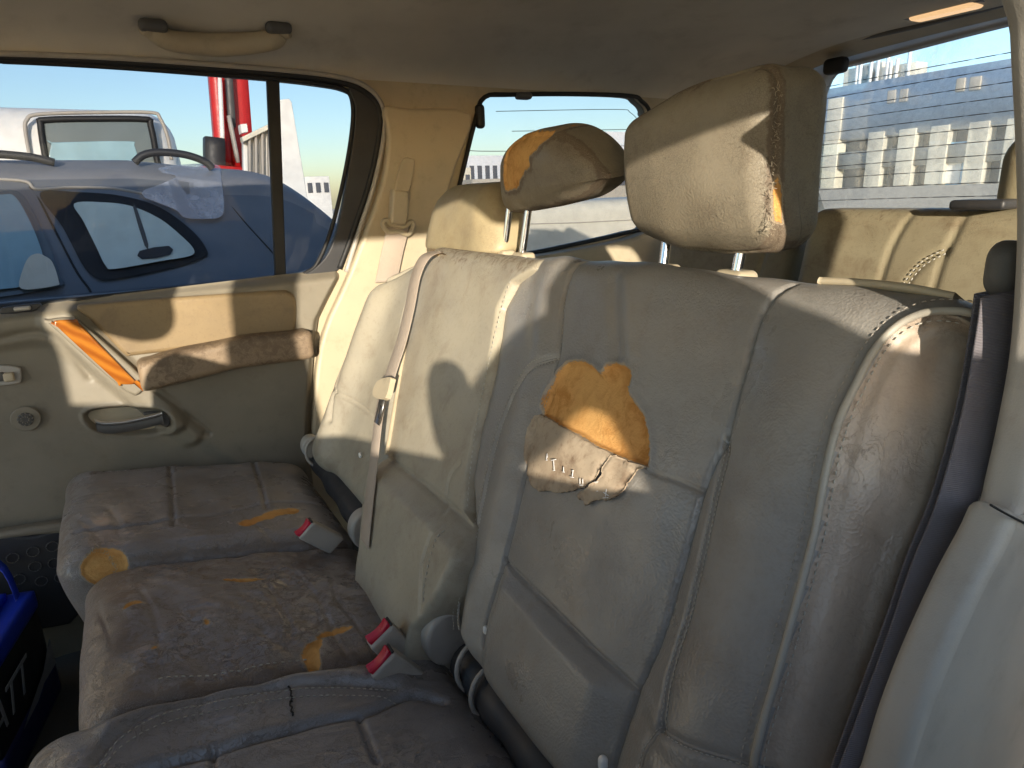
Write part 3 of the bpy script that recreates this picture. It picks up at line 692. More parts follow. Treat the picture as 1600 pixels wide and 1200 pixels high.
# flaps of leather folded down below the tear
def flap(name, px, mat, hgt, curl, seedv, parent=nb):
    L = catmull(sbl([(780 + x / 4, 530 + y / 4) for x, y in px]), 5, True)
    L = L + .0007 * RNG.normal(size=L.shape)
    bm = bmesh.new(); vs = [bm.verts.new((a, b, 0)) for a, b in L]; f = bm.faces.new(vs)
    bmesh.ops.triangulate(bm, faces=[f]); 
    for _ in range(3): 
        bmesh.ops.subdivide_edges(bm, edges=[e for e in bm.edges if e.calc_length() > .006], cuts=1, use_grid_fill=True)
    bmesh.ops.triangulate(bm, faces=[q for q in bm.faces if len(q.verts) > 4])
    P = np.array([v.co[:] for v in bm.verts]); q = P[:, :2]; hh = near_h(q)
    d_, _ = dist_poly(q, L, True); o = hh + hgt + .0022 * vnoise(q, 60, seedv) + .0010 * vnoise(q, 160, seedv) + .006 * ss(.012, 0, d_) * ss(.2, .9, vnoise(q, 40, seedv + 5)) * (q[:, 1] < .13) + curl * np.clip(.34 - q[:, 1], 0, .1) - .0015 * ss(.006, 0, d_)
    Wd = W(q[:, 0], q[:, 1], o); Fc = [[v.index for v in ff.verts] for ff in bm.faces]; n_ = len(Wd)
    be = [[e.verts[0].index, e.verts[1].index] for e in bm.edges if e.is_boundary]; bm.free()
    V = np.vstack([Wd, Wd - NO * .0022]); Fc2 = Fc + [[i + n_ for i in f][::-1] for f in Fc] + [[a, b, b + n_, a + n_] for a, b in be]
    o_ = mk(name, V, Fc2, M[mat], parent); return o_
FL1 = [(275, 478), (248, 488), (222, 540), (200, 620), (184, 740), (196, 840), (225, 905), (270, 950), (340, 962), (420, 970), (500, 962), (560, 945), (620, 918), (665, 870), (700, 820), (735, 775), (762, 740), (650, 682), (540, 616), (400, 542), (320, 498)]
FL2 = [(768, 742), (735, 785), (712, 830), (705, 875), (660, 918), (610, 950), (555, 988), (565, 1012), (590, 1030), (605, 1056), (640, 1035), (700, 1018), (760, 1018), (810, 980), (850, 930), (890, 870), (915, 832), (955, 812), (860, 778)]
flap('leather_flap', FL1, 'flap', .0030, .03, 21); flap('leather_flap', FL2, 'flap', .0036, .05, 22)
tk = []
def mark(x, y, strokes):
    for (a, b, c_, d_) in strokes:
        p1, p2 = sbl([(780 + (x + a) / 4, 530 + (y + b) / 4), (780 + (x + c_) / 4, 530 + (y + d_) / 4)])
        k_ = near_h(np.array([p1, p2])); w_ = W(np.array([p1[0], p2[0]]), np.array([p1[1], p2[1]]), k_ + .0085)
        tk.append(capsule(w_[0], w_[1], .0006))
mark(360, 730, [(0, 0, -4, 45), (-8, 45, 6, 42), (2, 0, 4, 30)]); mark(405, 770, [(0, 0, 4, 70), (-20, 6, 20, 0), (-6, 70, 10, 66)]); mark(472, 815, [(0, 0, 0, 36), (-10, 34, 8, 34)])
mark(535, 840, [(0, 0, -6, 40), (-22, 40, 6, 44), (-10, 4, 4, 0)]); mark(588, 888, [(-10, 0, -8, 40), (8, 2, 10, 38), (-14, 44, 12, 44)]); mark(680, 910, [(0, 0, 0, 60), (-16, 4, 16, 2), (-14, 62, 14, 58)]); mark(745, 955, [(0, 0, -8, 52), (-22, 20, 14, 44), (-26, 56, 12, 54)])
join_parts('white_thread', tk, M['thread_white'], nb)
def button(x, y, r=.006, o=.012, parent=nb, n=None):
    s, b = SB(x, y, o); return pad('plastic_clip', W(np.array([s]), np.array([b]), np.array([o]))[0], (r * .6, r * .6, r), r * .6, .002, M['white_paint'], parent)
button(759, 984); button(942, 1192, .008)
# release bezel on the top edge at the near corner
tp = [SB(x, y, -.03) for x, y in [(1288, 444), (1350, 447), (1430, 456), (1500, 470)]]
ribbon('top_bezel', catmull([W(np.array([s]), np.array([b]), np.array([-.03]))[0] for s, b in tp], 6), NO * .012, U, .006, M['beige'], near)

# ---- centre backrest
cen_seat = root('bench_seat', 'narrow middle rear seat with cracked cushion and turned headrest torn at one corner', 'car seat', (.3, .95, .2))
CR = sbl([(835, 418), (800, 440), (778, 480), (762, 580), (741, 670), (728, 740), (724, 800), (740, 825), (735, 880), (712, 930), (690, 960), (668, 985)], .012)
CLf = sbl([(668, 396), (648, 430), (632, 500), (618, 600), (606, 680), (596, 720), (584, 790), (580, 860), (572, 900)], .012)
def arr_int(A, b): k = np.argsort(A[:, 1]); return np.interp(b, A[k, 1], A[k, 0])
LOWM = catmull(sbl([(598, 712), (640, 740), (690, 780), (738, 826)], .012), 5)
STC = [(835, 418), (800, 440), (790, 470), (776, 520), (762, 580), (747, 660), (738, 720), (730, 800)]
PNL = [(672, 400), (655, 440), (640, 520), (622, 640), (610, 700)]
TNG = [(727, 726), (712, 745), (706, 775), (710, 805), (727, 815)]
def cen_h(q):
    s, b = q[:, 0], q[:, 1]; bm_ = np.interp(s, LOWM[::-1, 0], LOWM[::-1, 1])
    h = .010 * np.ones(len(q)); h += .030 * ss(.006, -.04, b - bm_) * ss(-.30, -.16, b - bm_)
    h += groove(q, LOWM, .004, .006, raw=True) + groove(q, PNL, .004, .004) + groove(q, TNG[:4], .003, .003) + groove(q, [(715, 830), (698, 880), (694, 960)], .004, .003)
    h += .002 * vnoise(q, 16, 14) + .0005 * vnoise(q, 60, 16); return h
CT, CB = .435, -.20
def cen_warp(p, n):
    hs, hb = .2, (CT - CB) / 2; b = p[:, 1] + (CT + CB) / 2
    sL_, sR_ = arr_int(CLf, b), arr_int(CR, b) - .004
    t = (p[:, 0] + hs) / (2 * hs); s = sR_ + (sL_ - sR_) * t; q = np.stack([s, b], 1); fr = ss(0, .35, n[:, 2])
    wear = .15 + .4 * ss(.36, .43, b)
    b2 = b - .012 * ss(.97, .88, s) * ss(.38, .43, b) * 0
    return np.stack([s, b2, p[:, 2] - .06 + cen_h(q) * fr], 1), {'wear': wear}
cb_ = pad('backrest', (0, 0, 0), (.2, (CT - CB) / 2, .06), (.018, .03, .03), .0035, M['seat_mid'], cen_seat, warp=cen_warp, to_world=wfn)
def on_cen(L, dz=.001):
    c_ = catmull(sbl(L, .012), 8); return W(c_[:, 0], c_[:, 1], cen_h(c_) + dz)
tube('piping', on_cen([(686, 396), (668, 400), (655, 430), (640, 500), (622, 600), (608, 690), (604, 710)], .001), .0045, M['beige'], cb_)
stitches('stitching', on_cen([(712, 832), (700, 870), (690, 920), (688, 950)]), M['thread'], cb_, .005, .004, .0009)
stitches('stitching', on_cen(STC[1:], .004), M['thread'], cb_, .004, .004, .0007)

# ---- far backrest
far_seat = root('bench_seat', 'farthest rear seat by the door with a round foam hole at its cushion corner', 'car seat', (.3, 1.35, .2))
FR = sbl([(690, 398), (668, 400), (650, 430), (634, 500), (620, 600), (608, 690), (590, 750), (575, 800), (565, 860)])
FLf = sbl([(575, 470), (560, 500), (540, 560), (520, 610), (505, 650), (500, 690), (520, 730)], 0)
FT, FB = .415, -.105
SA = [(655, 400), (600, 440), (575, 500), (545, 600), (530, 660)]
SBm = [(537, 612), (570, 640), (590, 660)]
def far_h(q):
    s, b = q[:, 0], q[:, 1]
    h = .030 * np.exp(-((s - 1.42) / .05) ** 2) * ss(.42, .30, b) + groove(q, SA, .006, .010) + groove(q, SBm, .004, .007)
    h += .002 * vnoise(q, 25, 31); return h
def far_warp(p, n):
    hs, hb = .2, (FT - FB) / 2; b = p[:, 1] + (FT + FB) / 2
    sR_ = arr_int(FR, b); sL_ = 1.515 + 0 * b - .10 * ss(.12, .42, b)
    t = (p[:, 0] + hs) / (2 * hs); s = sR_ + (sL_ - sR_) * t; q = np.stack([s, b], 1); fr = ss(0, .35, n[:, 2])
    b2 = b - .05 * ss(1.28, 1.47, s) * ss(.25, .43, b)
    return np.stack([s, b2, p[:, 2] - .06 + far_h(q) * fr], 1), {'wear': .15 + 0 * s}
fb_ = pad('backrest', (0, 0, 0), (.2, (FT - FB) / 2, .06), (.05, .05, .05), .005, M['seat_mid'], far_seat, warp=far_warp, to_world=wfn)
button(514, 664, .006, .006, fb_); button(563, 711, .006, .006, fb_)
# ================================================================== HEADRESTS (parts of their seats)
def headrest(name, seat, c, h, r, yaw, tilt, mat, res, posts, warp=None, pr=.0065, plen=.12, ptilt=None, power=None):
    Ry = Matrix.Rotation(yaw, 3, 'Z') @ Matrix.Rotation(tilt, 3, 'Y'); Rm = np.array(Ry)
    tw = lambda p: (p @ Rm.T) + np.array(c)
    hr = pad(name, (0, 0, 0), h, r, res, mat, seat, warp=warp, to_world=tw)
    for (a, b) in posts:
        tube('headrest_post', [np.array(a) + (np.array(b) - np.array(a)) * t for t in np.linspace(0, 1, 6)], pr, M['chrome'], hr, n=16)
    return hr, tw
# near one: local x = thickness (front is -x), y = width, z = height
def nh_warp(p, n):
    q = p.copy(); y, z = p[:, 1] / .115, p[:, 2] / .085
    # front bulges, far top corner dips, near end taller
    q[:, 0] -= .012 * np.clip(-n[:, 0], 0, 1) * (1 - y ** 2) * (1 - z ** 2)
    q[:, 2] += np.where(p[:, 2] > 0, -.022 * ss(.05, .95, y) * np.clip(z, 0, 1), .010 * ss(.2, 1, y) * np.clip(-z, 0, 1))
    q[:, 2] += np.where(p[:, 2] > 0, .004 * ss(.2, -.2, y), 0)
    q[:, 0] += .018 * np.clip(-z, 0, 1) ** 2 * (p[:, 0] < 0) 
    q[:, 2] -= .008 * np.clip(-z, 0, 1) * (1 - y ** 2)
    q += n * (.0012 * vnoise(p, 45, 3))[:, None]
    # seam round the front panel near the near end
    sd = np.abs(p[:, 0] + .034); e = ss(-.55, -.95, y)
    q -= n * (.0030 * np.exp(-(sd / .0022) ** 2) * ss(.2, .8, np.abs(n[:, 1]) + np.abs(n[:, 2])))[:, None] * 1
    seam = np.exp(-(sd / .007) ** 2) * ss(-.6, -.95, y)
    wear = .15 + .85 * seam + .5 * ss(.75, 1., z) * (y > -.2) + .12 * e + .35 * ss(-.7, -1, z)
    hole = sdf(np.stack([p[:, 0], p[:, 2]], 1), np.array([(-.037, -.055), (-.031, -.058), (-.028, -.03), (-.032, -.012), (-.036, -.03)]))
    foam = np.where((n[:, 1] < -.25), .05 - hole, 0); return q, {'wear': wear, 'foam': np.clip(foam, 0, .1)}
def seat_top(s, o=-.05, b=.44): return W(np.array([s]), np.array([b]), np.array([o]))[0]
pn = [(PX(1042, 385, .535), PX(1034, 412, .535)), (PX(1161, 385, .535), PX(1150, 420, .535))]
def postline(top_px, bot_px, X1, X2, ext_up=.05, ext_dn=.06):
    a, b = PX(*top_px, X1), PX(*bot_px, X2); d = (a - b) / np.linalg.norm(a - b); return (b - d * ext_dn, a + d * ext_up)
posts = [postline((1042, 372), (1037, 412), .605, .600), postline((1162, 372), (1152, 422), .605, .600)]
HRC = np.array([.606, .574, 1.322])
hr1, tw1 = headrest('headrest', near, HRC, (.050, .115, .088), (.030, .026, .030), .0, -.03, M['head'], .0022, posts, nh_warp, .0065)
def hr_pt(y, z, x, dx=-.0): return tw1(np.array([[x, y, z]]))[0]
# frayed threads along the near seam and under the posts
fz = []
for k in range(150):
    t = random.random(); z = -.075 + .15 * t; p0 = hr_pt(-.118 + .006 * random.random(), z * .92, -.042 + random.gauss(0, .002)); d = np.array([random.gauss(-.3, 1), random.gauss(-.4, .6), random.gauss(0, 1)]); d /= np.linalg.norm(d)
    if t > .35 and random.random() < .45: continue
    fz.append(capsule(p0, p0 + d * random.uniform(.002, .0065), .00035, 3))
for (a, b) in posts:
    top = b - (b - a) / np.linalg.norm(b - a) * .050
    for k in range(110):
        an = random.random() * 6.28; rr = random.uniform(.004, .020); p0 = top + np.array([-.005 + .6 * rr * math.cos(an), rr * math.sin(an), .012 + random.gauss(0, .004)])
        d = np.array([random.gauss(-.5, .5), random.gauss(0, .6), random.gauss(-.3, .7)]); d /= np.linalg.norm(d); fz.append(capsule(p0, p0 + d * random.uniform(.003, .010), .00035, 3))
for k in range(70):
    p0 = hr_pt(random.uniform(.0, .055), .066 + random.gauss(0, .0015), random.gauss(-.02, .012)); d = np.array([random.gauss(0, 1), random.gauss(0, 1), 1.]); d /= np.linalg.norm(d); fz.append(capsule(p0, p0 + d * random.uniform(.002, .007), .0004, 3))
M['fray'] = simple('frayed_fibre', (.50, .42, .31), .9)
join_parts('frayed_thread', fz, M['fray'], hr1, kind='stuff')
# guide sleeves on the seat top
for (x, y) in ((1036, 411), (1150, 420)):
    p = PX(x, y, .600); pad('post_guide', p + np.array([0, 0, -.010]), (.016, .022, .009), .008, .003, M['beige'], near)
# middle headrest: lens shaped, turned
MHC = PX(862, 272, .600) + np.array([.02, 0, 0])
MHOLE = np.array([(PX(x, y, .556) - MHC)[1:] for x, y in [(776, 285), (780, 240), (790, 205), (852, 196), (850, 212), (842, 224), (834, 232), (834, 246), (824, 254), (812, 268), (806, 278), (798, 284)]])
def mh_warp(p, n):
    q = p.copy(); y, z = p[:, 1] / .165, p[:, 2] / .059
    q[:, 2] *= (1 - .68 * np.clip(-y, 0, 1) ** 2.2) * (1 - .12 * np.clip(y, 0, 1) ** 2)
    q[:, 2] += .012 * (1 - y ** 2) - .012 * y * np.clip(-z * 2, 0, 1) - .010 * np.clip(-y, 0, 1) ** 2
    q[:, 0] *= (1 - .35 * np.clip(-y, 0, 1) ** 2)
    q[:, 1] += -.42 * p[:, 2] * ss(0, .8, y)
    q[:, 0] -= .010 * (1 - y ** 2) * np.clip(-n[:, 0], 0, 1)
    q += n * (.0012 * vnoise(p, 50, 5))[:, None]
    yz_ = np.stack([p[:, 1], p[:, 2]], 1)
    hole = sdf(np.stack([q[:, 1], q[:, 2]], 1), catmull(MHOLE, 4, True)) + .002 * vnoise(p, 150, 8)
    fm = (n[:, 0] < .2); q += n * (-.004 * ss(0, -.004, hole) * fm)[:, None]
    sd = np.abs(p[:, 0] + .030); e = 0
    wear = .25 + .7 * np.exp(-(sd / .008) ** 2) + .5 * ss(.02, 0, hole) * fm
    return q, {'wear': wear, 'foam': np.clip(np.where(fm, .05 - hole, 0), 0, .1)}
mposts = [postline((797, 320), (788, 392), .610, .600), postline((826, 325), (816, 396), .610, .600)]
hr2, tw2 = headrest('headrest', cen_seat, PX(862, 272, .600) + np.array([.02, 0, 0]), (.052, .165, .059), (.034, .07, .044), -.12, -.18, M['head'], .003, mposts, mh_warp, .0062)
for (x, y) in ((788, 392), (818, 396)):
    pad('post_guide', PX(x, y, .600) + np.array([0, 0, -.005]), (.014, .020, .007), .007, .003, M['beige'], cen_seat)
# far headrest, lowered, pale
def fh_warp(p, n):
    q = p.copy(); y, z = p[:, 1] / .13, p[:, 2] / .065
    q[:, 1] *= 1 - .28 * np.clip(z * .5 + .5, 0, 1) ** 1.5
    q[:, 0] += .02 * z
    sd = np.abs(p[:, 2] + .045); q -= n * (.0025 * np.exp(-(sd / .0025) ** 2))[:, None]
    return q, {'wear': .25 + .5 * np.exp(-(sd / .005) ** 2)}
M['head_pale'] = leather('leather_headrest_pale', (.42, .34, .20), (.37, .30, .18), (.20, .13, .07), .4, .5, .5, 430)
hr3, _ = headrest('headrest', far_seat, PX(742, 350, .62), (.055, .165, .075), (.045, .07, .05), 0, -.1, M['head_pale'], .005, [], fh_warp)

# ================================================================== CUSHIONS
ZC = .69
def zl(L, z=ZC): return np.array([PT(x, y, z - .70)[:2] for x, y in L])
def zp(P, z): return KZ + KT * P[:, 0] + z - .70
def cushion(seat, x0, x1, y0, y1, zt, th, r, mat, hfun, wear, foamf=None, res=.003, corner=0., attr_extra=None):
    def wp(p, n):
        q = p.copy(); P2 = np.stack([p[:, 0] + (x0 + x1) / 2, p[:, 1] + (y0 + y1) / 2], 1)
        up = np.clip(n[:, 2], 0, 1); h = hfun(P2)
        q[:, 2] += h * up + KT * P2[:, 0]
        q[:, 0] += .035 * ss(.0, -th, p[:, 2] - th / 2 + .02) * (p[:, 0] < 0) * .8      # front leans back underneath
        q += n * (.0015 * vnoise(p, 40, 3))[:, None]
        w_ = wear(P2, n); f_ = foamf(P2, p, n) if foamf else np.full(len(p), .05)
        q -= n * (.004 * ss(0, -.004, f_))[:, None]
        return q, {'wear': w_, 'foam': np.clip(.05 - f_, 0, .1)}
    return pad('cushion', ((x0 + x1) / 2, (y0 + y1) / 2, KZ + zt - .70 - th / 2), ((x1 - x0) / 2, (y1 - y0) / 2, th / 2), r, res, mat, seat, warp=wp)
def gr(P, L, w, d, z=ZC): dd, _ = dist_poly(P, catmull(zl(L, z), 5)); return -d * np.exp(-(dd / w) ** 2)
# -- far
fy0, fy1 = 1.172, 1.60
FS = [[(150, 760), (205, 742), (300, 738), (400, 728), (500, 715)], [(268, 748), (272, 790), (274, 838)], [(395, 735), (408, 770), (418, 812)], [(120, 845), (200, 838), (330, 820), (440, 800), (545, 802)]]
def creases(P, seed, amp, k=26., st=(1., .35)):
    Q = P * np.array([[k * st[0], k * st[1]]]); v = vnoise(Q + .6 * np.stack([vnoise(P, 9, seed + 1), vnoise(P, 9, seed + 2)], 1), 1., seed)
    m_ = ss(-.1, .5, vnoise(P, 11, seed + 7)); return amp * (-np.exp(-(v / .10) ** 2) + .5 * np.exp(-((v - .22) / .16) ** 2)) * m_
def f_h(P):
    h = creases(P, 50, .0022) + .008 * np.sin(np.clip((P[:, 1] - fy0) / (fy1 - fy0), 0, 1) * 3.14) + .002 * vnoise(P, 7, 2)
    for L in FS: h += gr(P, L, .0035, .006, .70)
    for L in FS[1:3]: h += .004 * np.exp(-(dist_poly(P, zl(L, .70))[0] / .03) ** 2)
    h += .010 * np.exp(-((P[:, 1] - fy1 + .05) / .04) ** 2); return h
def f_f(P, p, n):
    # round hole at the front corner, on the rolled edge
    c0 = np.array([-.205, 1.222, ZC - .036]); pw = np.stack([p[:, 0] + (.31 - .21) / 2, p[:, 1] + (fy0 + fy1) / 2, p[:, 2] + .70 - .09], 1)
    hc = PY(163, 882, 1.185); pw[:, 2] = p[:, 2] + KZ + .015 - .09 + KT * P[:, 0]; pw[:, 0] = P[:, 0]; pw[:, 1] = P[:, 1]
    d = np.sqrt(((pw[:, 0] - hc[0]) / 1.0) ** 2 + ((pw[:, 1] - hc[1]) / 1.0) ** 2 + ((pw[:, 2] - hc[2])) ** 2) - .032 + .004 * vnoise(pw, 70, 12)
    t1 = dist_poly(P, zl([(345, 742), (380, 741)], .70))[0] - .004
    t2 = dist_poly(P, zl([(385, 832), (430, 818), (460, 812)], .70))[0] - .011
    return np.minimum(np.minimum(d, t1), t2 + .003 * vnoise(P, 150, 3))
far_c = cushion(far_seat, -.175, .31, fy0, fy1, .715, .18, (.06, .045, .045), M['cushion'], f_h, lambda P, n: .25 + .5 * ss(.05, 0, P[:, 0] + .175) + .6 * ss(.03, 0, P[:, 1] - fy0), f_f)
def on_c(hf, L, z, dz=.001): c_ = catmull(zl(L, z), 8); return np.c_[c_, zp(c_, z) + hf(c_) + dz]
stitches('stitching', on_c(f_h, offs(FS[3], 4), .70), M['thread'], far_c, .005, .004, .0008)
fzc = []
hcw = PY(163, 882, 1.185)
for k in range(170):
    an = random.uniform(0, 6.283); rr = .033 + random.gauss(0, .002)
    p0 = hcw + np.array([rr * math.cos(an) * .6 - .004, rr * math.cos(an) * -.5 - .004, rr * math.sin(an)])
    d = np.array([random.gauss(-.4, .5), random.gauss(-.5, .5), random.gauss(0, .8)]); d /= np.linalg.norm(d)
    fzc.append(capsule(p0, p0 + d * random.uniform(.002, .007), .0004, 3))
join_parts('frayed_thread', fzc, M['fray'], far_c, kind='stuff')
# -- centre: plain, cracked, domed
cy0, cy1 = .775, 1.185
def c_h(P):
    t = np.clip((P[:, 1] - cy0) / (cy1 - cy0), 0, 1); h = creases(P, 60, .0022, 34.) + creases(P, 63, .0012, 70., (.5, 1.)) + .018 * np.sin(t * 3.14) + .006 * vnoise(P, 14, 12) + .0022 * vnoise(P, 50, 13) + .001 * vnoise(P, 130, 15)
    h += gr(P, [(580, 905), (605, 907), (625, 925)], .004, .005); return h
def c_f(P, p, n):
    f = np.full(len(P), .05)
    for L, r_ in (([(352, 910), (382, 911), (412, 908)], .0065), ([(198, 962), (210, 953), (228, 953)], .006), ([(322, 976), (326, 985)], .004), ([(240, 1022), (246, 1016)], .003), ([(498, 1004), (522, 994), (550, 988)], .006), ([(493, 1046), (486, 1025), (500, 1008)], .011)):
        d, al = dist_poly(P, catmull(zl(L, .70), 5)); lt = al.max() if al.max() > 0 else 1
        f = np.minimum(f, d - r_ * np.sqrt(np.clip(1 - (2 * al / max(lt, 1e-6) - 1) ** 2, .12, 1)) + .0015 * vnoise(P, 200, 3))
    return f
cen_c = cushion(cen_seat, -.14, .335, cy0, cy1, .695, .24, (.085, .035, .065), M['cushion_mid'], c_h, lambda P, n: .45 + .4 * ss(.08, 0, P[:, 0] + .12) + .7 * ss(.05, 0, P[:, 1] - cy0), c_f)
stitches('stitching', on_c(c_h, [(250, 1072), (330, 1062), (420, 1048), (482, 1040)], .695, .002), M['thread'], cen_c, .005, .004, .001)
tube('surface_crack', (lambda c_: np.c_[c_, zp(c_, .7005) + n_h(c_)])(catmull(zl([(398, 1178), (415, 1186), (425, 1192), (430, 1204)], .70), 5)), .0016, M['rubber'], near_c) if 0 else None
pull = tube('fabric_tab', catmull([PT(x, y, 0) + np.array([0, 0, .012 if i in (0, 1) else .006]) for i, (x, y) in enumerate([(582, 909), (600, 910), (612, 908), (626, 922)])], 6), .003, M['dark'], cen_c)
# -- near
ny0, ny1 = .20, .80
NS = [[(60, 1235), (90, 1170), (160, 1118), (280, 1085), (420, 1064), (560, 1058), (640, 1058)], [(150, 1200), (190, 1160), (270, 1120), (400, 1093), (520, 1083), (620, 1085)], [(210, 1210), (330, 1178), (470, 1140), (570, 1122), (640, 1095), (690, 1100)], [(332, 1170), (336, 1230)], [(560, 1125), (590, 1200)]]
def n_h(P):
    h = creases(P, 70, .0022) + .006 * vnoise(P, 9, 42) + .0015 * vnoise(P, 45, 43)
    h += gr(P, NS[1], .005, .006) + gr(P, NS[2], .007, .013) + gr(P, NS[3], .0035, .007) + gr(P, NS[4], .0035, .007)
    h += .012 * np.exp(-(dist_poly(P, catmull(zl([(180, 1150), (300, 1102), (450, 1075), (620, 1070)]), 5))[0] / .02) ** 2)
    return h
def n_f(P, p, n):
    d = dist_poly(P, zl([(400, 1178), (425, 1192), (432, 1203)]))[0] + .05; return d
near_c = cushion(near, -.18, .325, ny0, ny1, .70, .22, (.075, .035, .05), M['cushion'], n_h, lambda P, n: .3 + .6 * ss(.05, 0, P[:, 0] + .18) + .5 * ss(.03, 0, ny1 - P[:, 1]), n_f, res=.0028)
for d_ in (-4, 5):
    stitches('stitching', on_c(n_h, offs(NS[1], d_), .70, .0012), M['thread'], near_c, .0045, .0035, .0008)
cr = catmull(zl([(452, 1076), (456, 1088), (453, 1100), (459, 1116)], .70), 6)
tube('surface_crack', np.c_[cr + .001 * RNG.normal(size=cr.shape), zp(cr, .7005) + n_h(cr)], .0011, M['rubber'], near_c)

# ================================================================== HARDWARE BETWEEN CUSHION AND BACKREST
def recl(name, a, b, r, seat):
    L = [np.array(a) + (np.array(b) - np.array(a)) * t for t in np.linspace(0, 1, 30)]
    return tube(name, L, r * (1 + .06 * np.sin(np.linspace(0, 22, 30))), M['dark'], seat, n=18)
# black padded roll behind the cushions
recl('recliner_tube', PX(505, 715, .345), PX(600, 850, .335), .034, far_seat)
recl('recliner_tube', PX(735, 1030, .335), PX(930, 1290, .335), .032, near)
for seat, (x, y) in ((far_seat, (503, 705)), (near, (752, 1040)), (near, (775, 1080))):
    c0 = PX(x, y, .335); t = np.linspace(0, 6.283, 26)
    tube('clip_ring', [c0 + np.array([.037 * math.cos(q), .006 * math.sin(q), .037 * math.sin(q)]) for q in t], .0035, M['greylight'], seat, closed=False)
def hinge(seat, c, r, mat, th=.02):
    t = np.linspace(0, 2 * math.pi, 36, endpoint=False)
    return plate('hinge_cover', np.stack([r * np.cos(t), r * np.sin(t) * 1.25], 1), [], c, (1, 0, 0), (0, 0, 1), (0, 1, 0), th, M[mat], seat, bev=.006)
hinge(cen_seat, PY(702, 1000, .745), .034, 'grey', .05)
hinge(cen_seat, PY(574, 830, 1.10), .03, 'greylight', .03); hinge(far_seat, PY(488, 700, 1.5), .022, 'greylight', .03)
# ================================================================== BELTS
cb = root('seat_belt', 'beige shoulder belt running down over the pale middle seat back with its steel tongue', 'seat belt', (.4, 1.15, .6))
bl_px = [(683, 393), (664, 402), (650, 430), (640, 480), (628, 530), (615, 570), (604, 605)]
def bp(x, y, o): s, b = SB(x, y, o); return W(np.array([s]), np.array([b]), np.array([o]))[0]
Lb = catmull([bp(x, y, .045 if y > 395 else .02) for x, y in bl_px], 6)
Lb = np.vstack([Lb[:1] + np.array([.03, 0, -.02]), Lb])
ribbon('belt_webbing', Lb, np.array([0, .023, 0]), NO, .0016, M['web_tan'], cb)
ribbon('belt_webbing', catmull([bp(x, y, .045) for x, y in [(600, 612), (592, 650), (583, 730), (575, 800), (570, 850)]], 6), np.array([0, .020, 0]), NO, .0016, M['web_tan'], cb)
tg_o = bp(601, 612, .052)
tc = np.array([tg_o + U * b + np.array([0, s, 0]) for s, b in [(-.034, -.006), (-.030, .022), (-.022, .030), (.024, .012), (.028, -.010), (.006, -.016)]])
V = list(catmull(tc, 4, True)); n_ = len(V); V2 = [v + NO * .010 for v in V]
mk('tongue_grip', V + V2, [list(range(n_))[::-1], list(range(n_, 2 * n_))] + [[i, (i + 1) % n_, (i + 1) % n_ + n_, i + n_] for i in range(n_)], M['beige'], cb, smooth=False)
ribbon('steel_tongue', [bp(598, 622, .056), bp(594, 640, .056), bp(589, 662, .056)], np.array([0, .012, 0]), NO, .003, M['steel'], cb)
ribbon('tongue_slot', [bp(596, 634, .059), bp(592, 654, .059)], np.array([0, .004, 0]), NO, .002, M['dark'], cb)

ob = root('seat_belt', 'outboard shoulder belt hanging from its beige guide on the far pillar', 'seat belt', (.6, DY, 1.0))
def pp(x, y, d=.045): return PY(x, y, DY - d)
ribbon('belt_webbing', catmull([pp(622, 354, .052), pp(618, 375), pp(612, 400), pp(604, 440)], 5), np.array([.030, 0, 0]), np.array([0, -1, 0]), .0016, M['web_tan'], ob)
gd = tube('belt_guide', catmull([pp(x, y, .05) for x, y in [(598, 350), (604, 344), (615, 352), (632, 354), (642, 346), (646, 354), (638, 366), (622, 362), (606, 362)]], 5, True), .006, M['beige'], ob, closed=True)
plate('guide_cover', catmull(xz([(612, 300), (618, 297), (633, 299), (637, 305), (634, 345), (628, 352), (612, 350), (609, 344)], DY - .05), 4, True), [], (0, DY - .062, 0), (1, 0, 0), (0, 0, 1), (0, 1, 0), .028, M['beige'], ob, bev=.006)

nbt = root('seat_belt', 'near shoulder belt of purplish grey webbing passing beside the seat behind the open side', 'seat belt', (.55, .2, .6))
Lw = [PY(x, y, Yv) for x, y, Yv in [(1578, 455, .225), (1568, 520, .225), (1545, 640, .225), (1505, 780, .222), (1465, 880, .220), (1430, 985, .215), (1385, 1110, .21), (1340, 1230, .21)]]
for k, (off_, th) in enumerate(((0, .0016), (1, .0016))):
    L_ = catmull(Lw, 6) + np.array([.012 * k + .004, .010 * k, 0]); 
    ribbon('belt_webbing', L_, np.array([.017, -.012, 0.004]), np.array([-.6, -.8, 0.1]), th, M['web_grey'], nbt)
bm_c = PY(1572, 420, .235)
pad('belt_guide', bm_c, (.012, .012, .020), (.010, .010, .014), .004, M['darkgrey'], nbt)

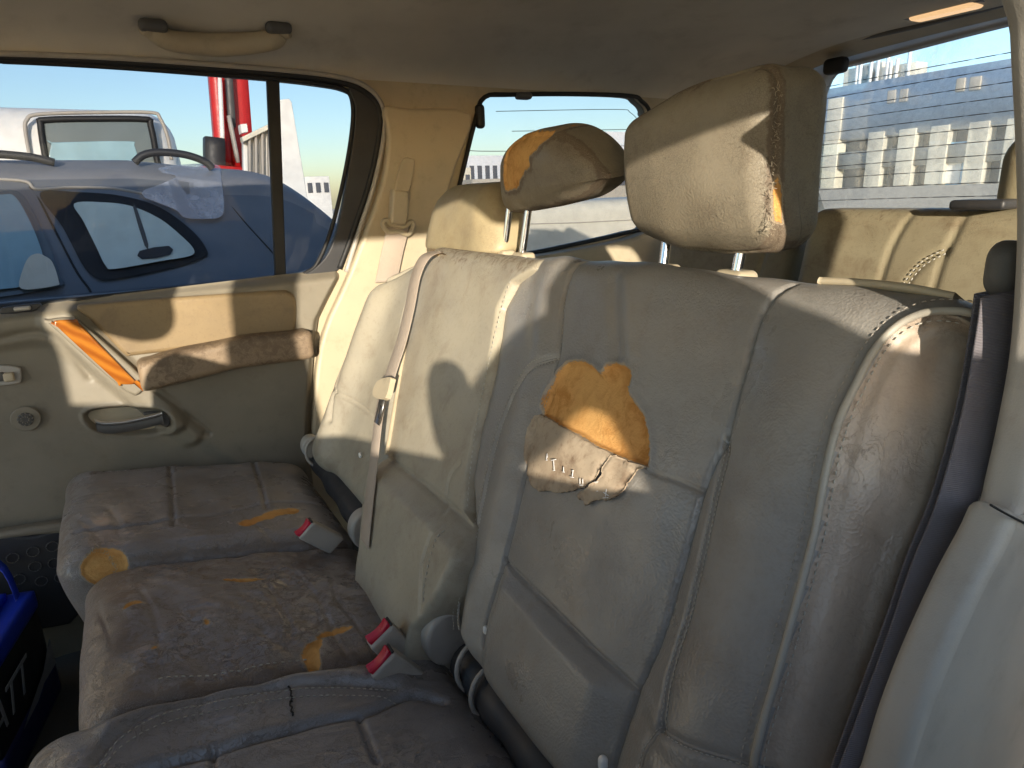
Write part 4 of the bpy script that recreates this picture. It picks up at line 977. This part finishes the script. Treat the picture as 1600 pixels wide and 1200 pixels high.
# ---- buckles
def buckle(tip_tl, tip_br, tail, Yp, label, loc_d=.0):
    """box buckle that points up and forward; the red button is its end face"""
    r_ = root('seat_belt_buckle', label, 'buckle', tuple(PY(*tail, Yp)))
    c0 = (PY(*tip_tl, Yp) + PY(*tip_br, Yp)) / 2; c1 = PY(*tail, Yp); ax = c0 - c1; ax /= np.linalg.norm(ax)
    e = PY(*tip_tl, Yp) - PY(*tip_br, Yp); ln = np.linalg.norm(e); e = e / ln
    sd = np.cross(ax, e); sd /= np.linalg.norm(sd); L = np.linalg.norm(c0 - c1)
    e2 = np.cross(sd, ax) * np.sign(np.dot(np.cross(sd, ax), e))
    # sheared body so that the end face follows e
    def tw(p): return c0 + p[:, :1] * sd + p[:, 1:2] * e + (p[:, 2:3] - L / 2) * ax
    b = pad('buckle_body', (0, 0, 0), (.013, ln / 2, L / 2), (.005, .005, .004), .0025, M['greylight'], r_, to_world=tw)
    def tw2(p):
        q = p.copy(); q[:, 2] -= .004 * (1 - (p[:, 1] / (ln * .4)) ** 2); return c0 + q[:, :1] * sd + q[:, 1:2] * e + q[:, 2:3] * ax
    pad('latch_slot', (0, 0, 0), (.0095, ln * .05, .002), (.001,) * 3, .002, M['dark'], r_, to_world=lambda p: c0 + (p[:, :1]) * sd + (p[:, 1:2] + ln * .455) * e + (p[:, 2:3] + .001) * ax)
    pad('red_button', (0, 0, .0015), (.0085, ln * .43, .006), (.0025, .0025, .0025), .0015, M['red'], r_, to_world=tw2)
buckle((487, 812), (464, 838), (525, 850), 1.135, 'single buckle with red button poking out between the far and middle cushions')
buckle((610, 970), (574, 1006), (655, 1050), .79, 'rear buckle of the pair with red button beside the middle cushion, farther from the viewer')
buckle((612, 1012), (576, 1052), (670, 1085), .745, 'front buckle of the pair with red button, tucked against the nearest cushion')

# ---- car battery in the footwell
def battery():
    A = PZ(57, 925, .56); 
    r_ = root('car_battery', 'blue and black car battery standing in the footwell at the left edge', 'battery', (-.42, 1.4, .33))
    Bp = PZ(2, 1010, .56)                       # along the top long edge towards the viewer
    d = Bp - A; d[2] = 0; ln = .27; d /= np.linalg.norm(d); sdv = np.array([d[1], -d[0], 0]); 
    if sdv[0] > 0: sdv = -sdv
    top = .42; H = .20; Wd = .17
    def tw(p): return A + p[:, :1] * d + p[:, 1:2] * sdv + p[:, 2:3] * np.array([0, 0, 1.])
    pad('battery_case', (ln / 2, Wd / 2, -H / 2 - .012), (ln / 2 - .003, Wd / 2 - .003, H / 2), (.006,) * 3, .01, M['batt_black'], r_, to_world=tw)
    pad('battery_lid', (ln / 2, Wd / 2, -.012), (ln / 2, Wd / 2, .020), (.006,) * 3, .01, M['batt_blue'], r_, to_world=tw)
    pad('battery_lid', (ln / 2, Wd / 2 + .01, .012), (ln / 2 - .02, Wd / 2 - .03, .010), (.004,) * 3, .01, M['batt_blue'], r_, to_world=tw)
    pad('battery_base', (ln / 2, Wd / 2, -H - .0), (ln / 2 + .002, Wd / 2 + .002, .034), (.006,) * 3, .01, M['batt_navy'], r_, to_world=tw)
    # carrying handle standing up
    hl = [A + d * .03 + sdv * .02 + np.array([0, 0, .0]), A + d * .0 + sdv * .05 + np.array([0, 0, .075]), A + d * .0 + sdv * .13 + np.array([0, 0, .075]), A + d * .03 + sdv * .16]
    ribbon('carry_handle', catmull(hl, 5), d * .012, np.array([0, 0, 1.]), .005, M['batt_blue'], r_)
    # printed name on the side
    cu = bpy.data.curves.new('t', 'FONT'); cu.body = 'BATT'; cu.size = .085; cu.extrude = .0006; cu.shear = .35; cu.align_x = 'RIGHT'
    ob_ = bpy.data.objects.new('t', cu); COL.objects.link(ob_); bpy.context.view_layer.update()
    me = bpy.data.meshes.new_from_object(ob_.evaluated_get(bpy.context.evaluated_depsgraph_get()))
    P = np.array([v.co[:] for v in me.vertices]); Fc = [list(p.vertices) for p in me.polygons]; bpy.data.objects.remove(ob_); bpy.data.curves.remove(cu); bpy.data.meshes.remove(me)
    # text runs away from the viewer (toward A): x axis = -d
    O = A + d * .125 + np.array([0, 0, -.125]) - sdv * .0015
    Wt = O + P[:, :1] * (-d) + P[:, 1:2] * np.array([0, 0, 1.]) - P[:, 2:3] * sdv
    mk('printed_name', Wt, Fc, M['batt_print'], r_, smooth=False)
    sw = [(-.0, -.17), (.07, -.165), (.15, -.185), (.25, -.20), (.25, -.19), (.15, -.165), (.06, -.145), (0, -.11), (0, -.115)]
    V = [A + d * a + np.array([0, 0, b]) - sdv * .0018 for a, b in sw]; mk('printed_stripe', V + [v + sdv * .001 for v in V], [list(range(len(V))), [i + len(V) for i in range(len(V))][::-1]], M['batt_print'], r_, smooth=False)
M['batt_black'] = simple('battery_black', (.012, .012, .014), .35); M['batt_blue'] = simple('battery_blue', (.005, .04, .55), .35)
M['batt_navy'] = simple('battery_navy', (.012, .02, .12), .4); M['batt_print'] = simple('battery_print', (.35, .38, .42), .5)
battery()

# ================================================================== THIRD ROW
def third(name, px_l, px_r, X0, label, ytop, panels, curved, group=None, X_depth=.11, bottom=470):
    r_ = root('third_row_seat', label, 'car seat', (X0, (PX(px_l, ytop, X0)[1] + PX(px_r, ytop, X0)[1]) / 2, .42))
    y1, y0 = PX(px_l, ytop, X0)[1], PX(px_r, ytop, X0)[1]; zt = PX((px_l + px_r) / 2, ytop, X0)[2]; zb = .75
    Ls = [np.array([(PX(x, y, X0)[1], PX(x, y, X0)[2]) for x, y in L]) for L in panels]; Cs = [np.array([(PX(x, y, X0)[1], PX(x, y, X0)[2]) for x, y in L]) for L in curved]
    def wp(p, n):
        q = p.copy(); P2 = np.stack([p[:, 1] + (y0 + y1) / 2, p[:, 2] + (zt + zb) / 2], 1); fr = np.clip(-n[:, 0], 0, 1)
        h = .0015 * vnoise(P2, 14, 3)
        for L in Ls: d, _ = dist_poly(P2, catmull(L, 5)); h += -.005 * np.exp(-(d / .006) ** 2) + .006 * np.exp(-(d / .04) ** 2) * 0
        for L in Cs: d, _ = dist_poly(P2, catmull(L, 5)); h += -.005 * np.exp(-(d / .006) ** 2)
        q[:, 0] -= h * fr; q[:, 0] += .22 * (p[:, 2] + (zt - zb) / 2); return q, {'wear': .2 + .25 * ss(-.02, .06, p[:, 2] - (zt - zb) / 2 + .05)}
    b = pad('backrest', (X0 + X_depth / 2 - .22 * (zt - zb), (y0 + y1) / 2, (zt + zb) / 2), (X_depth / 2, (y1 - y0) / 2, (zt - zb) / 2), (.035, .030, .03), .006, M['third'], r_, warp=wp)
    for L in curved:
        for dd in (-3.5, 3.5):
            C_ = catmull([PX(x, y, X0 - .002) for x, y in offs(L, dd)], 6); C_[:, 0] += .0; C_[:, 0] -= .22 * (zt - C_[:, 2]); stitches('stitching', C_ + np.array([-.0, 0, 0]), M['thread'], b, .006, .004, .0012)
    return r_
t1 = third('a', 1262, 1640, 1.33, 'olive beige third row seat with vertical seams in sunlight under the rear window', 327, [[(1428, 326), (1410, 360), (1396, 400), (1385, 460)], [(1510, 328), (1495, 370), (1480, 410), (1468, 470)], [(1268, 340), (1240, 430)]], [[(1484, 392), (1455, 408), (1436, 430), (1424, 455)]])
t2 = third('b', 1040, 1245, 1.38, 'shaded third row seat back half hidden behind the near seat top and its chrome posts', 372, [[(1200, 380), (1190, 440)]], [])
# folded headrest of the third row at the right edge
th_ = pad('headrest', PX(1622, 285, 1.44), (.045, .055, .085), (.035, .04, .05), .006, M['third'], t1)
box('headrest_bracket', PX(1508, 326, 1.36), PX(1570, 312, 1.30), M['dark'], t1, .006)

# ================================================================== NEAR BODY TRIM (right edge of the view)
YT = .21
def nprof(px, Y, th, name, mat, bev=.02, n=6, wob=0.):
    return plate(name, catmull([(p[0], p[2]) for p in (PY(x, y, Y - .12 * th) for x, y in px)], n, True), [], (0, Y - th, 0), (1, 0, 0), (0, 0, 1), (0, 1, 0), th, M[mat], car, bev=bev)
nprof([(1577, -60), (1579, 60), (1586, 200), (1590, 330), (1588, 430), (1578, 560), (1556, 680), (1536, 770), (1536, 800), (1620, 850), (1800, 850), (1800, -60)], YT + .004, .03, 'pillar_trim', 'grey', .009)
nprof([(1522, 782), (1540, 788), (1600, 818), (1660, 835), (1760, 900), (1700, 1080), (1620, 1180), (1560, 1300), (1310, 1300), (1345, 1200), (1372, 1110), (1410, 1010), (1460, 900), (1500, 825)], YT, .03, 'wheel_arch_trim', 'greylight', .009)
nprof([(1645, 890), (1620, 960), (1585, 1060), (1545, 1180), (1520, 1300), (1560, 1300), (1640, 1120), (1700, 960)], YT - .002, .034, 'door_seal', 'greylight', .008)
nprof([(1600, 1060), (1575, 1130), (1555, 1200), (1540, 1300), (1800, 1300), (1800, 900)], YT - .001, .034, 'sill_trim', 'batt_navy', .004)
tube('seam_gap', catmull([PY(x, y, YT - .0305) for x, y in [(1548, 789), (1565, 799), (1590, 812), (1625, 828)]], 5), .0008, M['rubber'], car)

# ================================================================== FRONT SEAT (beside the camera, out of the frame; its headrest shades the far door)
fs = root('front_seat', 'front seat ahead of the footwell, outside the picture on the left', 'car seat', (-.75, .42, .18))
pad('backrest', (-.43, .36, .80), (.06, .25, .41), (.06, .10, .12), .02, M['seat'], fs, warp=lambda p, n: (p + np.c_[p[:, 2] * .08, 0 * p[:, 0], 0 * p[:, 0]], {}))
pad('cushion', (-.74, .36, .55), (.27, .25, .09), (.07, .07, .07), .02, M['seat'], fs)
pad('headrest', (-.575, .36, 1.39), (.055, .14, .10), (.045, .06, .06), .01, M['head'], fs)

# ================================================================== OUTSIDE
def body_car(name, label, Y0, Wd, xr, zroof, zbelt, mat, roofmat, tagcat='car', z0=GZ + .25):
    """closed body: for every x a section from sill over belt and roof to the other side"""
    r_ = root(name, label, tagcat, ((xr[0] + xr[-1]) / 2, Y0 + Wd / 2, GZ))
    xs = np.linspace(xr[0], xr[-1], 90); V = []; n = None
    for x in xs:
        zr = np.interp(x, *zroof); zb = min(zbelt, zr - .02); e = zr - zb
        s = [(0.04, z0), (0, z0 + .25), (-.01, (z0 + zb) / 2), (.01, zb - .03), (.03, zb), (.03 + .30 * e, zb + .5 * e), (.03 + .42 * e + .02, zb + .84 * e), (.03 + .62 * e + .06, zb + .96 * e), (.30 + .4 * e, zr), (Wd / 2, zr + .02)]
        s = s + [(Wd - a, b) for a, b in s[::-1][1:]]; s = catmull(s, 3); n = len(s); V += [(x, Y0 + a, b) for a, b in s]
    Fc = [[i * n + j, i * n + j + 1, (i + 1) * n + j + 1, (i + 1) * n + j] for i in range(89) for j in range(n - 1)] + [[i * n, (i + 1) * n, (i + 1) * n + n - 1, i * n + n - 1] for i in range(89)]
    Fc += [list(range(n)), [89 * n + j for j in range(n)][::-1]]
    b = mk('body', V, Fc, mat, r_)
    b.data.materials.append(roofmat)
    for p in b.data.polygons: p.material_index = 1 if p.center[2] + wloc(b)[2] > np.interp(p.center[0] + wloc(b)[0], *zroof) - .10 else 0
    return r_, b
BY = 2.95
def side_pt(x, y, zr_f, zb=.985, out=.004):
    # sight line meets the leaning side glass plane
    for Y in np.linspace(BY - .05, BY + .5, 400):
        p = PY(x, y, Y); zr = zr_f(p[0]); e = zr - zb
        z = p[2]; yy = BY + (np.interp(z, [zb - .4, zb - .03, zb, zb + .5 * e, zb + .84 * e, zb + .96 * e, zr], [-.01, .01, .03, .03 + .30 * e, .05 + .42 * e, .09 + .62 * e, .3 + .4 * e]))
        if Y >= yy - out: return p
    return p
rp = [PY(x, y, BY + .45) for x, y in [(-300, 246), (0, 250), (200, 250), (320, 262), (390, 266), (425, 276), (460, 300), (490, 328), (505, 345), (530, 390)]]
zroof = ([p[0] for p in rp] + [rp[-1][0] + .1], [p[2] for p in rp] + [.4])
zrf = lambda x: np.interp(x, *zroof)
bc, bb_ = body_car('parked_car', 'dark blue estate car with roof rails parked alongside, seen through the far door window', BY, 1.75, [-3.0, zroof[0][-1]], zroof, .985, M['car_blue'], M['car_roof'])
def skin(name, px, mat, parent, out=.006, n=5, th=.004, closed=True):
    L = catmull(px, n, True); P = np.array([side_pt(x, y, zrf, out=out) for x, y in L])
    bm = bmesh.new(); f = bm.faces.new([bm.verts.new(p) for p in P]); bmesh.ops.triangulate(bm, faces=[f])
    P2 = np.array([v.co[:] for v in bm.verts]); Fc = [[v.index for v in q.verts] for q in bm.faces]; bm.verts.index_update(); Fc = [[v.index for v in q.verts] for q in bm.faces]
    be = [[e.verts[0].index, e.verts[1].index] for e in bm.edges if e.is_boundary]; bm.free(); k = len(P2)
    return mk(name, np.vstack([P2, P2 + np.array([0, th, 0])]), Fc + [[i + k for i in f][::-1] for f in Fc] + [[a, b, b + k, a + k] for a, b in be], M[mat], parent, smooth=False)
def zline(name, px, r, mat, parent, out=.006):
    return tube(name, catmull([side_pt(x, y, zrf, out=out) for x, y in px], 6), r, M[mat], parent)
fr = skin('quarter_window', [(62, 302), (120, 300), (190, 306), (250, 324), (300, 360), (323, 390), (318, 402), (270, 418), (180, 436), (150, 434), (128, 412), (98, 355)], 'rubber', bb_, .012, th=.010)
pn_ = skin('window_pane', [(116, 318), (160, 316), (205, 322), (250, 342), (285, 370), (303, 390), (296, 400), (250, 408), (180, 420), (165, 415), (150, 385), (130, 345)], 'pane_pale', fr, .030, th=.003)
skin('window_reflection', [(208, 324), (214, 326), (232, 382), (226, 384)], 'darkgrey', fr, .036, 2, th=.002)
skin('window_sticker', [(218, 392), (264, 384), (266, 398), (222, 405)], 'dark', fr, .036, 2, th=.002)
fr2 = skin('rear_door_window', [(-60, 294), (0, 296), (30, 300), (52, 330), (80, 390), (94, 430), (92, 448), (0, 464), (-60, 470)], 'car_glass', bb_, .012, th=.003)
skin('window_pane', [(-60, 302), (0, 304), (22, 306), (44, 340), (66, 395), (64, 420), (40, 445), (0, 452), (-60, 458)], 'pane_blue', fr2, .030, th=.003)
skin('seat_headrest', [(36, 420), (45, 402), (58, 396), (70, 400), (82, 410), (92, 440), (88, 446), (50, 452), (30, 448)], 'cream_paint', fr2, .036, 3, th=.002)
zline('door_gap', [(46, 292), (60, 310), (90, 368), (120, 425), (141, 455), (143, 475)], .004, 'rubber', bb_, .003)
zline('chrome_strip', [(-60, 280), (0, 280), (42, 284), (58, 296), (110, 293), (180, 295), (240, 306)], .006, 'greylight', bb_)
zline('body_crease', [(350, 308), (385, 350), (420, 388), (440, 412)], .003, 'rubber', bb_, .001)
def rail(px, up=.0):
    P = catmull([PY(x, y, BY + .36) for x, y in px], 6); P[:, 1] += 0; return tube('roof_rail', P, .016, M['dark'], bb_)
rail([(-200, 236), (-60, 238), (0, 241), (50, 246), (85, 254)]); rail([(210, 254), (225, 242), (250, 238), (285, 241), (310, 248), (325, 256), (332, 264)])
# clear plastic sheet
M['film'] = glass('clear_plastic_film', (.86, .88, .92), .0); fg = G('crumpled_plastic_film'); t = fg.t
tr = fg.n('BsdfTransparent', Color=(.9, .92, .95)); df = fg.n('BsdfDiffuse', Color=(.7, .72, .76)); gl_ = fg.n('BsdfGlossy', Color=(1, 1, 1), Roughness=.25, Normal=fg.bump(fg.noise(14, 5), .8, .02))
a_ = fg.n('MixShader', i0=.35, i1=df.outputs[0], i2=gl_.outputs[0]); b_ = fg.n('MixShader', i0=fg.mapr(fg.noise(9, 6, .7), .3, .8, .25, .7), i1=tr.outputs[0], i2=a_.outputs[0]); t.links.new(b_.outputs[0], fg.out.inputs[0]); t.nodes.remove(fg.b); M['film'] = fg.m
sh = skin('film', [(250, 262), (300, 256), (340, 258), (345, 275), (350, 320), (345, 338), (325, 342), (290, 340), (275, 328), (250, 318), (226, 308), (224, 298), (245, 290), (275, 276), (255, 270)], 'film', None, .03, 4, th=.002)
sh.name = 'plastic_sheet'; sh['label'] = 'crumpled clear plastic sheet clinging to the blue car beside its small window'; sh['category'] = 'plastic sheet'

# white van behind
VY = 5.4
van = root('white_van', 'white van with a rounded rear corner and one dark side window, behind the blue car', 'van', (-2, VY + .9, GZ))
A_ = PY(284, 168, VY); zt = A_[2]; xr_ = A_[0]
def vw(p, n):
    q = p.copy(); q[:, 1] += .10 * ss(-.2, 1.2, p[:, 2]) * np.where(p[:, 1] < 0, 1, -1); q[:, 0] -= .06 * ss(.2, 1.1, p[:, 2]) * (p[:, 0] > 0); return q, {}
vh = (zt - GZ - .3) / 2
vb = pad('body', (xr_ - 2.3, VY + .9, zt - vh), (2.3, .95, vh), (.22, .22, .20), .06, M['white_paint'], van, warp=vw)
def vpt(px, d=.0): return np.array([(p[0], p[2]) for p in (PY(x, y, VY + .02) for x, y in px)])
VA = ((0, VY + .02, 0), (1, 0, 0), (0, 0, 1), (0, 1, 0))
vwd = plate('side_window', catmull(vpt([(66, 196), (72, 190), (150, 188), (225, 189), (232, 196), (242, 250), (243, 300), (80, 300), (74, 250)]), 4, True), [], (0, VY + .005, 0), *VA[1:], .05, M['car_glass'], van, bev=.01)
plate('inner_pane', catmull(vpt([(80, 228), (88, 223), (200, 221), (210, 228), (216, 255), (216, 300), (84, 300)]), 4, True), [], (0, VY + .0, 0), *VA[1:], .02, M['pane_blue'], vwd, bev=.003)
tube('window_rubber', [(a, VY, b) for a, b in catmull(vpt([(64, 196), (71, 188), (150, 186), (227, 187), (235, 196), (245, 250), (246, 300), (80, 300), (72, 250)]), 4, True)], .02, M['rubber'], vwd, closed=True)
tube('panel_groove', [(a, VY + .012, b) for a, b in catmull(vpt([(48, 250), (40, 205), (42, 188), (60, 179), (150, 176), (235, 176), (250, 185), (262, 215), (268, 250)]), 5)], .012, M['greylight'], van)

# red crane with folded boom
crane = root('crane_truck', 'tall red folding crane boom rising behind the blue car', 'crane', tuple(PY(355, 300, 9.0) * np.array([1, 1, 0]) + np.array([0, 0, GZ])))
def beam(name, a, b, w, mat, Y=9., d=.25, parent=crane):
    P, Q = PY(*a, Y), PY(*b, Y); ax = Q - P; L = np.linalg.norm(ax); ax /= L; sd = np.cross([0, 1, 0], ax); sd /= np.linalg.norm(sd)
    return pad(name, (0, 0, 0), (w / 2, d / 2, L / 2), (.02,) * 3, .12, M[mat], parent, to_world=lambda p: (P + Q) / 2 + p[:, :1] * sd + p[:, 1:2] * np.array([0, 1., 0]) + p[:, 2:3] * ax)
beam('boom', (333, 60), (349, 262), .17, 'red_paint'); beam('boom', (360, 60), (376, 262), .30, 'red_paint', 9.1)
beam('hydraulic_ram', (352, 60), (362, 200), .09, 'darkgrey', 8.9, .15); beam('hydraulic_ram', (357, 180), (372, 255), .05, 'grey', 8.75, .12)
beam('boom', (343, 115), (348, 225), .05, 'white_paint', 8.7, .05); beam('crane_column', (334, 215), (338, 420), .22, 'dark', 8.8, .3)
beam('crane_base', (355, 262), (362, 420), .6, 'red_paint', 9.0, .8)
# white tipper truck beside it
tip = root('tipper_truck', 'white truck body with ribbed side panels, behind the window divider', 'truck', tuple(PY(430, 300, 8.2) * np.array([1, 1, 0]) + np.array([0, 0, GZ])))
TP = lambda name, px, th, mat, Y=8.2: plate(name, [(p[0], p[2]) for p in (PY(x, y, Y) for x, y in px)], [], (0, Y, 0), (1, 0, 0), (0, 0, 1), (0, 1, 0), th, M[mat], tip, bev=.01)
TP('side_board', [(380, 215), (420, 195), (448, 186), (470, 250), (470, 480), (384, 480)], .12, 'white_paint', 8.3)
for k, x in enumerate((388, 398, 408, 419)): TP('side_rib', [(x, 212 - (x - 388) * .5), (x + 4, 210 - (x - 388) * .5), (x + 5, 300), (x + 1, 300)], .08, 'greylight', 8.2)
TP('corner_post', [(436, 156), (452, 154), (456, 160), (484, 330), (484, 480), (436, 480)], .3, 'white_paint', 7.9)
TP('top_rail', [(378, 214), (448, 180), (449, 188), (380, 222)], .15, 'cream_paint', 8.15)
TP('headboard_cap', [(376, 194), (386, 193), (388, 206), (378, 208)], .2, 'white_paint', 8.4)

# cream vehicle behind the quarter window
cv = root('cream_van', 'cream white vehicle side filling the lower part of the quarter window', 'van', (3.4, 5.6, GZ))
p0, p1 = PY(800, 318, 5.2), PY(1040, 262, 5.2)
pad('body', ((p0[0] + p1[0]) / 2 + 1., 6.0, (p0[2] + GZ + .25) / 2), ((p1[0] - p0[0]) / 2 + 1.05, .8, (p0[2] - GZ - .25) / 2), (.15, .12, .10), .05, M['cream_paint'], cv)
tube('body_seam', [PY(x, y, 5.195) for x, y in [(820, 350), (900, 348), (1000, 343), (1100, 338)]], .004, M['greylight'], cv)
for wx in (.35, 1.9):
    t = np.linspace(0, 6.283, 24, endpoint=False); plate('wheel', np.stack([.33 * np.cos(t), .33 * np.sin(t)], 1), [], (p0[0] + wx + .3, 5.18, GZ + .33), (1, 0, 0), (0, 0, 1), (0, 1, 0), .2, M['rubber'], cv, bev=.03)
for rr, xs_, yy in ((bc, (-2.4, .75), BY - .01), (van, (-3.2, 0.2), VY - .06)):
    for wx in xs_:
        t = np.linspace(0, 6.283, 24, endpoint=False); plate('wheel', np.stack([.34 * np.cos(t), .34 * np.sin(t)], 1), [], (wx, yy, GZ + .34), (1, 0, 0), (0, 0, 1), (0, 1, 0), .22, M['rubber'], rr, bev=.03)

# rear building
XB = 26.
bd = root('industrial_building', 'long building with blue grey cladding above pale columns, seen through the rear window', 'building', (XB, 10, GZ))
def yzp(L, X=XB): return [(p[1], p[2]) for p in (PX(x, y, X) for x, y in L)]
zc1 = PX(1450, 113, XB)[2]; zc0 = PX(1450, 190, XB)[2]; zg = PX(1450, 290, XB)[2]; zb2 = PX(1450, 205, XB)[2]
YL = PX(1284, 200, XB)[1]
box('wall', (XB, -14, zb2), (XB + 8, YL + 1.2, zc1), M['cladding'], bd, 0)
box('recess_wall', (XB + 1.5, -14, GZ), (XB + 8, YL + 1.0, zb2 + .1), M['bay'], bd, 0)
box('plinth', (XB - .3, -14, GZ), (XB + 1.49, YL + 1.2, zg), M['concrete'], bd, .01)
box('beam', (XB + .03, -14, zb2 - 1.15), (XB + 1.48, YL + 1.0, zb2 - .5), M['concrete'], bd, 0)
for x in (1299, 1368, 1416, 1466, 1526, 1585):
    y_ = PX(x, 230, XB)[1]; box('column', (XB - .05, y_ - .32, zg), (XB + .5, y_ + .32, zb2 + .15), M['cream_paint'], bd, .02)
y_ = PX(1308, 150, XB)[1]; box('corner_strip', (XB - .08, y_ - .32, zb2), (XB + .02, y_ + .32, zc1 - .4), M['cream_paint'], bd, .01)
ya, yb = PX(1464, 250, XB)[1], PX(1509, 250, XB)[1]; zz = PX(1485, 222, XB)[2]; box('banner', (XB + .2, yb, zg), (XB + .35, ya, zz), M['blue_sign'], bd, .01)
box('banner_face', (XB + .17, yb + .22, zg + .05), (XB + .198, ya - .22, zz - .05), M['white_paint'], bd, .005)
ya, yb = PX(1432, 270, XB)[1], PX(1452, 270, XB)[1]; box('red_goods', (XB + .9, yb, zg), (XB + 1.3, ya, zg + .5), simple('dull_red', (.25, .03, .06), .7), bd, .03)
for x0_, x1_, y0_, y1_ in ((1386, 1401, 140, 162), (1405, 1420, 138, 160), (1493, 1510, 121, 144), (1514, 1535, 118, 142)):
    a_, b_ = PX(x0_, y1_, XB), PX(x1_, y0_, XB); box('wall_vent', (XB - .06, b_[1], a_[2]), (XB + .02, a_[1], b_[2]), M['concrete'], bd, .02)
for x, yt in ((1340, 92), (1345, 95), (1362, 88), (1372, 92), (1388, 84), (1392, 96), (1402, 92), (1422, 74)):
    a_ = PX(x, yt, XB + 3); box('roof_aerial', (XB + 3, a_[1] - .06, zc1 - .05), (XB + 3.1, a_[1] + .06, a_[2]), M['white_paint'], bd, 0)
for x, yt, wd_ in ((1343, 106, .6), (1392, 104, 1.2), (1366, 99, .4)):
    a_ = PX(x, yt, XB + 3.4); box('roof_unit', (XB + 3.2, a_[1] - wd_, zc1 - .05), (XB + 4, a_[1] + wd_, a_[2]), M['cream_paint'], bd, .02)
# low buildings beyond the quarter window and the van
def block(px0, px1, Y, label, mat, wins=0, name='distant_building'):
    a_, b_ = PY(*px0, Y), PY(*px1, Y); r_ = root(name, label, 'building', ((a_[0] + b_[0]) / 2, Y + 3, GZ))
    wv_ = box('wall', (a_[0], Y, GZ), (b_[0], Y + 6, a_[2]), M[mat], r_, .02)
    for k in range(wins):
        xx = a_[0] + (b_[0] - a_[0]) * (k + .5) / wins; w2 = (b_[0] - a_[0]) / wins * .28; h_ = a_[2] - 1.3
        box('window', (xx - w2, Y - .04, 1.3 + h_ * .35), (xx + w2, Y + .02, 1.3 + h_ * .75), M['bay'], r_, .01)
block((730, 243), (792, 300), 40, 'blue grey block with a row of small windows beyond the quarter window', 'cladding', 5)
block((700, 262), (738, 310), 30, 'low pale building left of the blue grey block in the quarter window', 'cream_paint', 3)
block((738, 280), (1010, 310), 28, 'long low pale wall beneath the blue grey block', 'concrete', 9)
block((925, 205), (1060, 300), 44, 'faint grey building behind the top of the quarter window, right side', 'cladding', 6)
block((476, 276), (520, 330), 22, 'small white building past the end of the tipper truck', 'white_paint', 3)
# ================================================================== PERSON outside the near door (their shadow falls on the seats)
def person():
    r_ = root('person', 'person in a dark jacket leaning at the near door outside the picture', 'person', (.25, -.62, GZ))
    J = dict(pelvis=(.16, -.82, .50), belly=(.12, -.72, .86), chest=(.14, -.58, 1.14), neckb=(.07, -.56, 1.33), neck=(.07, -.50, 1.36), head=(.06, -.40, 1.375), top=(.06, -.34, 1.39),
             shl=(.25, -.56, 1.27), ell=(.34, -.44, 1.10), wrl=(.24, -.38, 1.22), shr=(-.05, -.54, 1.38), elr=(-.20, -.46, 1.17), wrr=(-.17, -.36, 1.31),
             hipl=(.42, -.78, .40), knl=(.42, -.72, .02), anl=(.42, -.80, -.38), fol=(.42, -.68, -.52), hipr=(.18, -.78, .40), knr=(.18, -.70, .02), anr=(.18, -.80, -.38), for_=(.18, -.68, -.52))
    R_ = dict(pelvis=.15, belly=.14, chest=.13, neckb=.075, neck=.06, head=.095, top=.07, shl=.06, ell=.055, wrl=.035, shr=.085, elr=.055, wrr=.035, hipl=.10, knl=.065, anl=.045, fol=.04, hipr=.10, knr=.065, anr=.045, for_=.04)
    E_ = [('pelvis', 'belly'), ('belly', 'chest'), ('chest', 'neckb'), ('neckb', 'neck'), ('neck', 'head'), ('head', 'top'), ('chest', 'shl'), ('shl', 'ell'), ('ell', 'wrl'), ('chest', 'shr'), ('shr', 'elr'), ('elr', 'wrr'), ('pelvis', 'hipl'), ('hipl', 'knl'), ('knl', 'anl'), ('anl', 'fol'), ('pelvis', 'hipr'), ('hipr', 'knr'), ('knr', 'anr'), ('anr', 'for_')]
    K = list(J); me = bpy.data.meshes.new('s'); me.from_pydata([J[k] for k in K], [(K.index(a), K.index(b)) for a, b in E_], [])
    o = bpy.data.objects.new('s', me); COL.objects.link(o); md = o.modifiers.new('s', 'SKIN'); 
    for i, k in enumerate(K): me.skin_vertices[0].data[i].radius = (R_[k], R_[k]); me.skin_vertices[0].data[i].use_root = (i == 0)
    o.modifiers.new('u', 'SUBSURF').levels = 2
    bpy.context.view_layer.update(); m2 = bpy.data.meshes.new_from_object(o.evaluated_get(bpy.context.evaluated_depsgraph_get()))
    V = [v.co[:] for v in m2.vertices]; Fc = [list(p.vertices) for p in m2.polygons]; bpy.data.objects.remove(o)
    M['jacket'] = fabric('dark_jacket', (.06, .06, .08)); M['skin'] = simple('skin', (.35, .2, .13), .5)
    b = mk('body', V, Fc, M['jacket'], r_); b.data.materials.append(M['skin'])
    for p in b.data.polygons: p.material_index = 1 if (p.center[2] + wloc(b)[2] > 1.33) else 0
person()
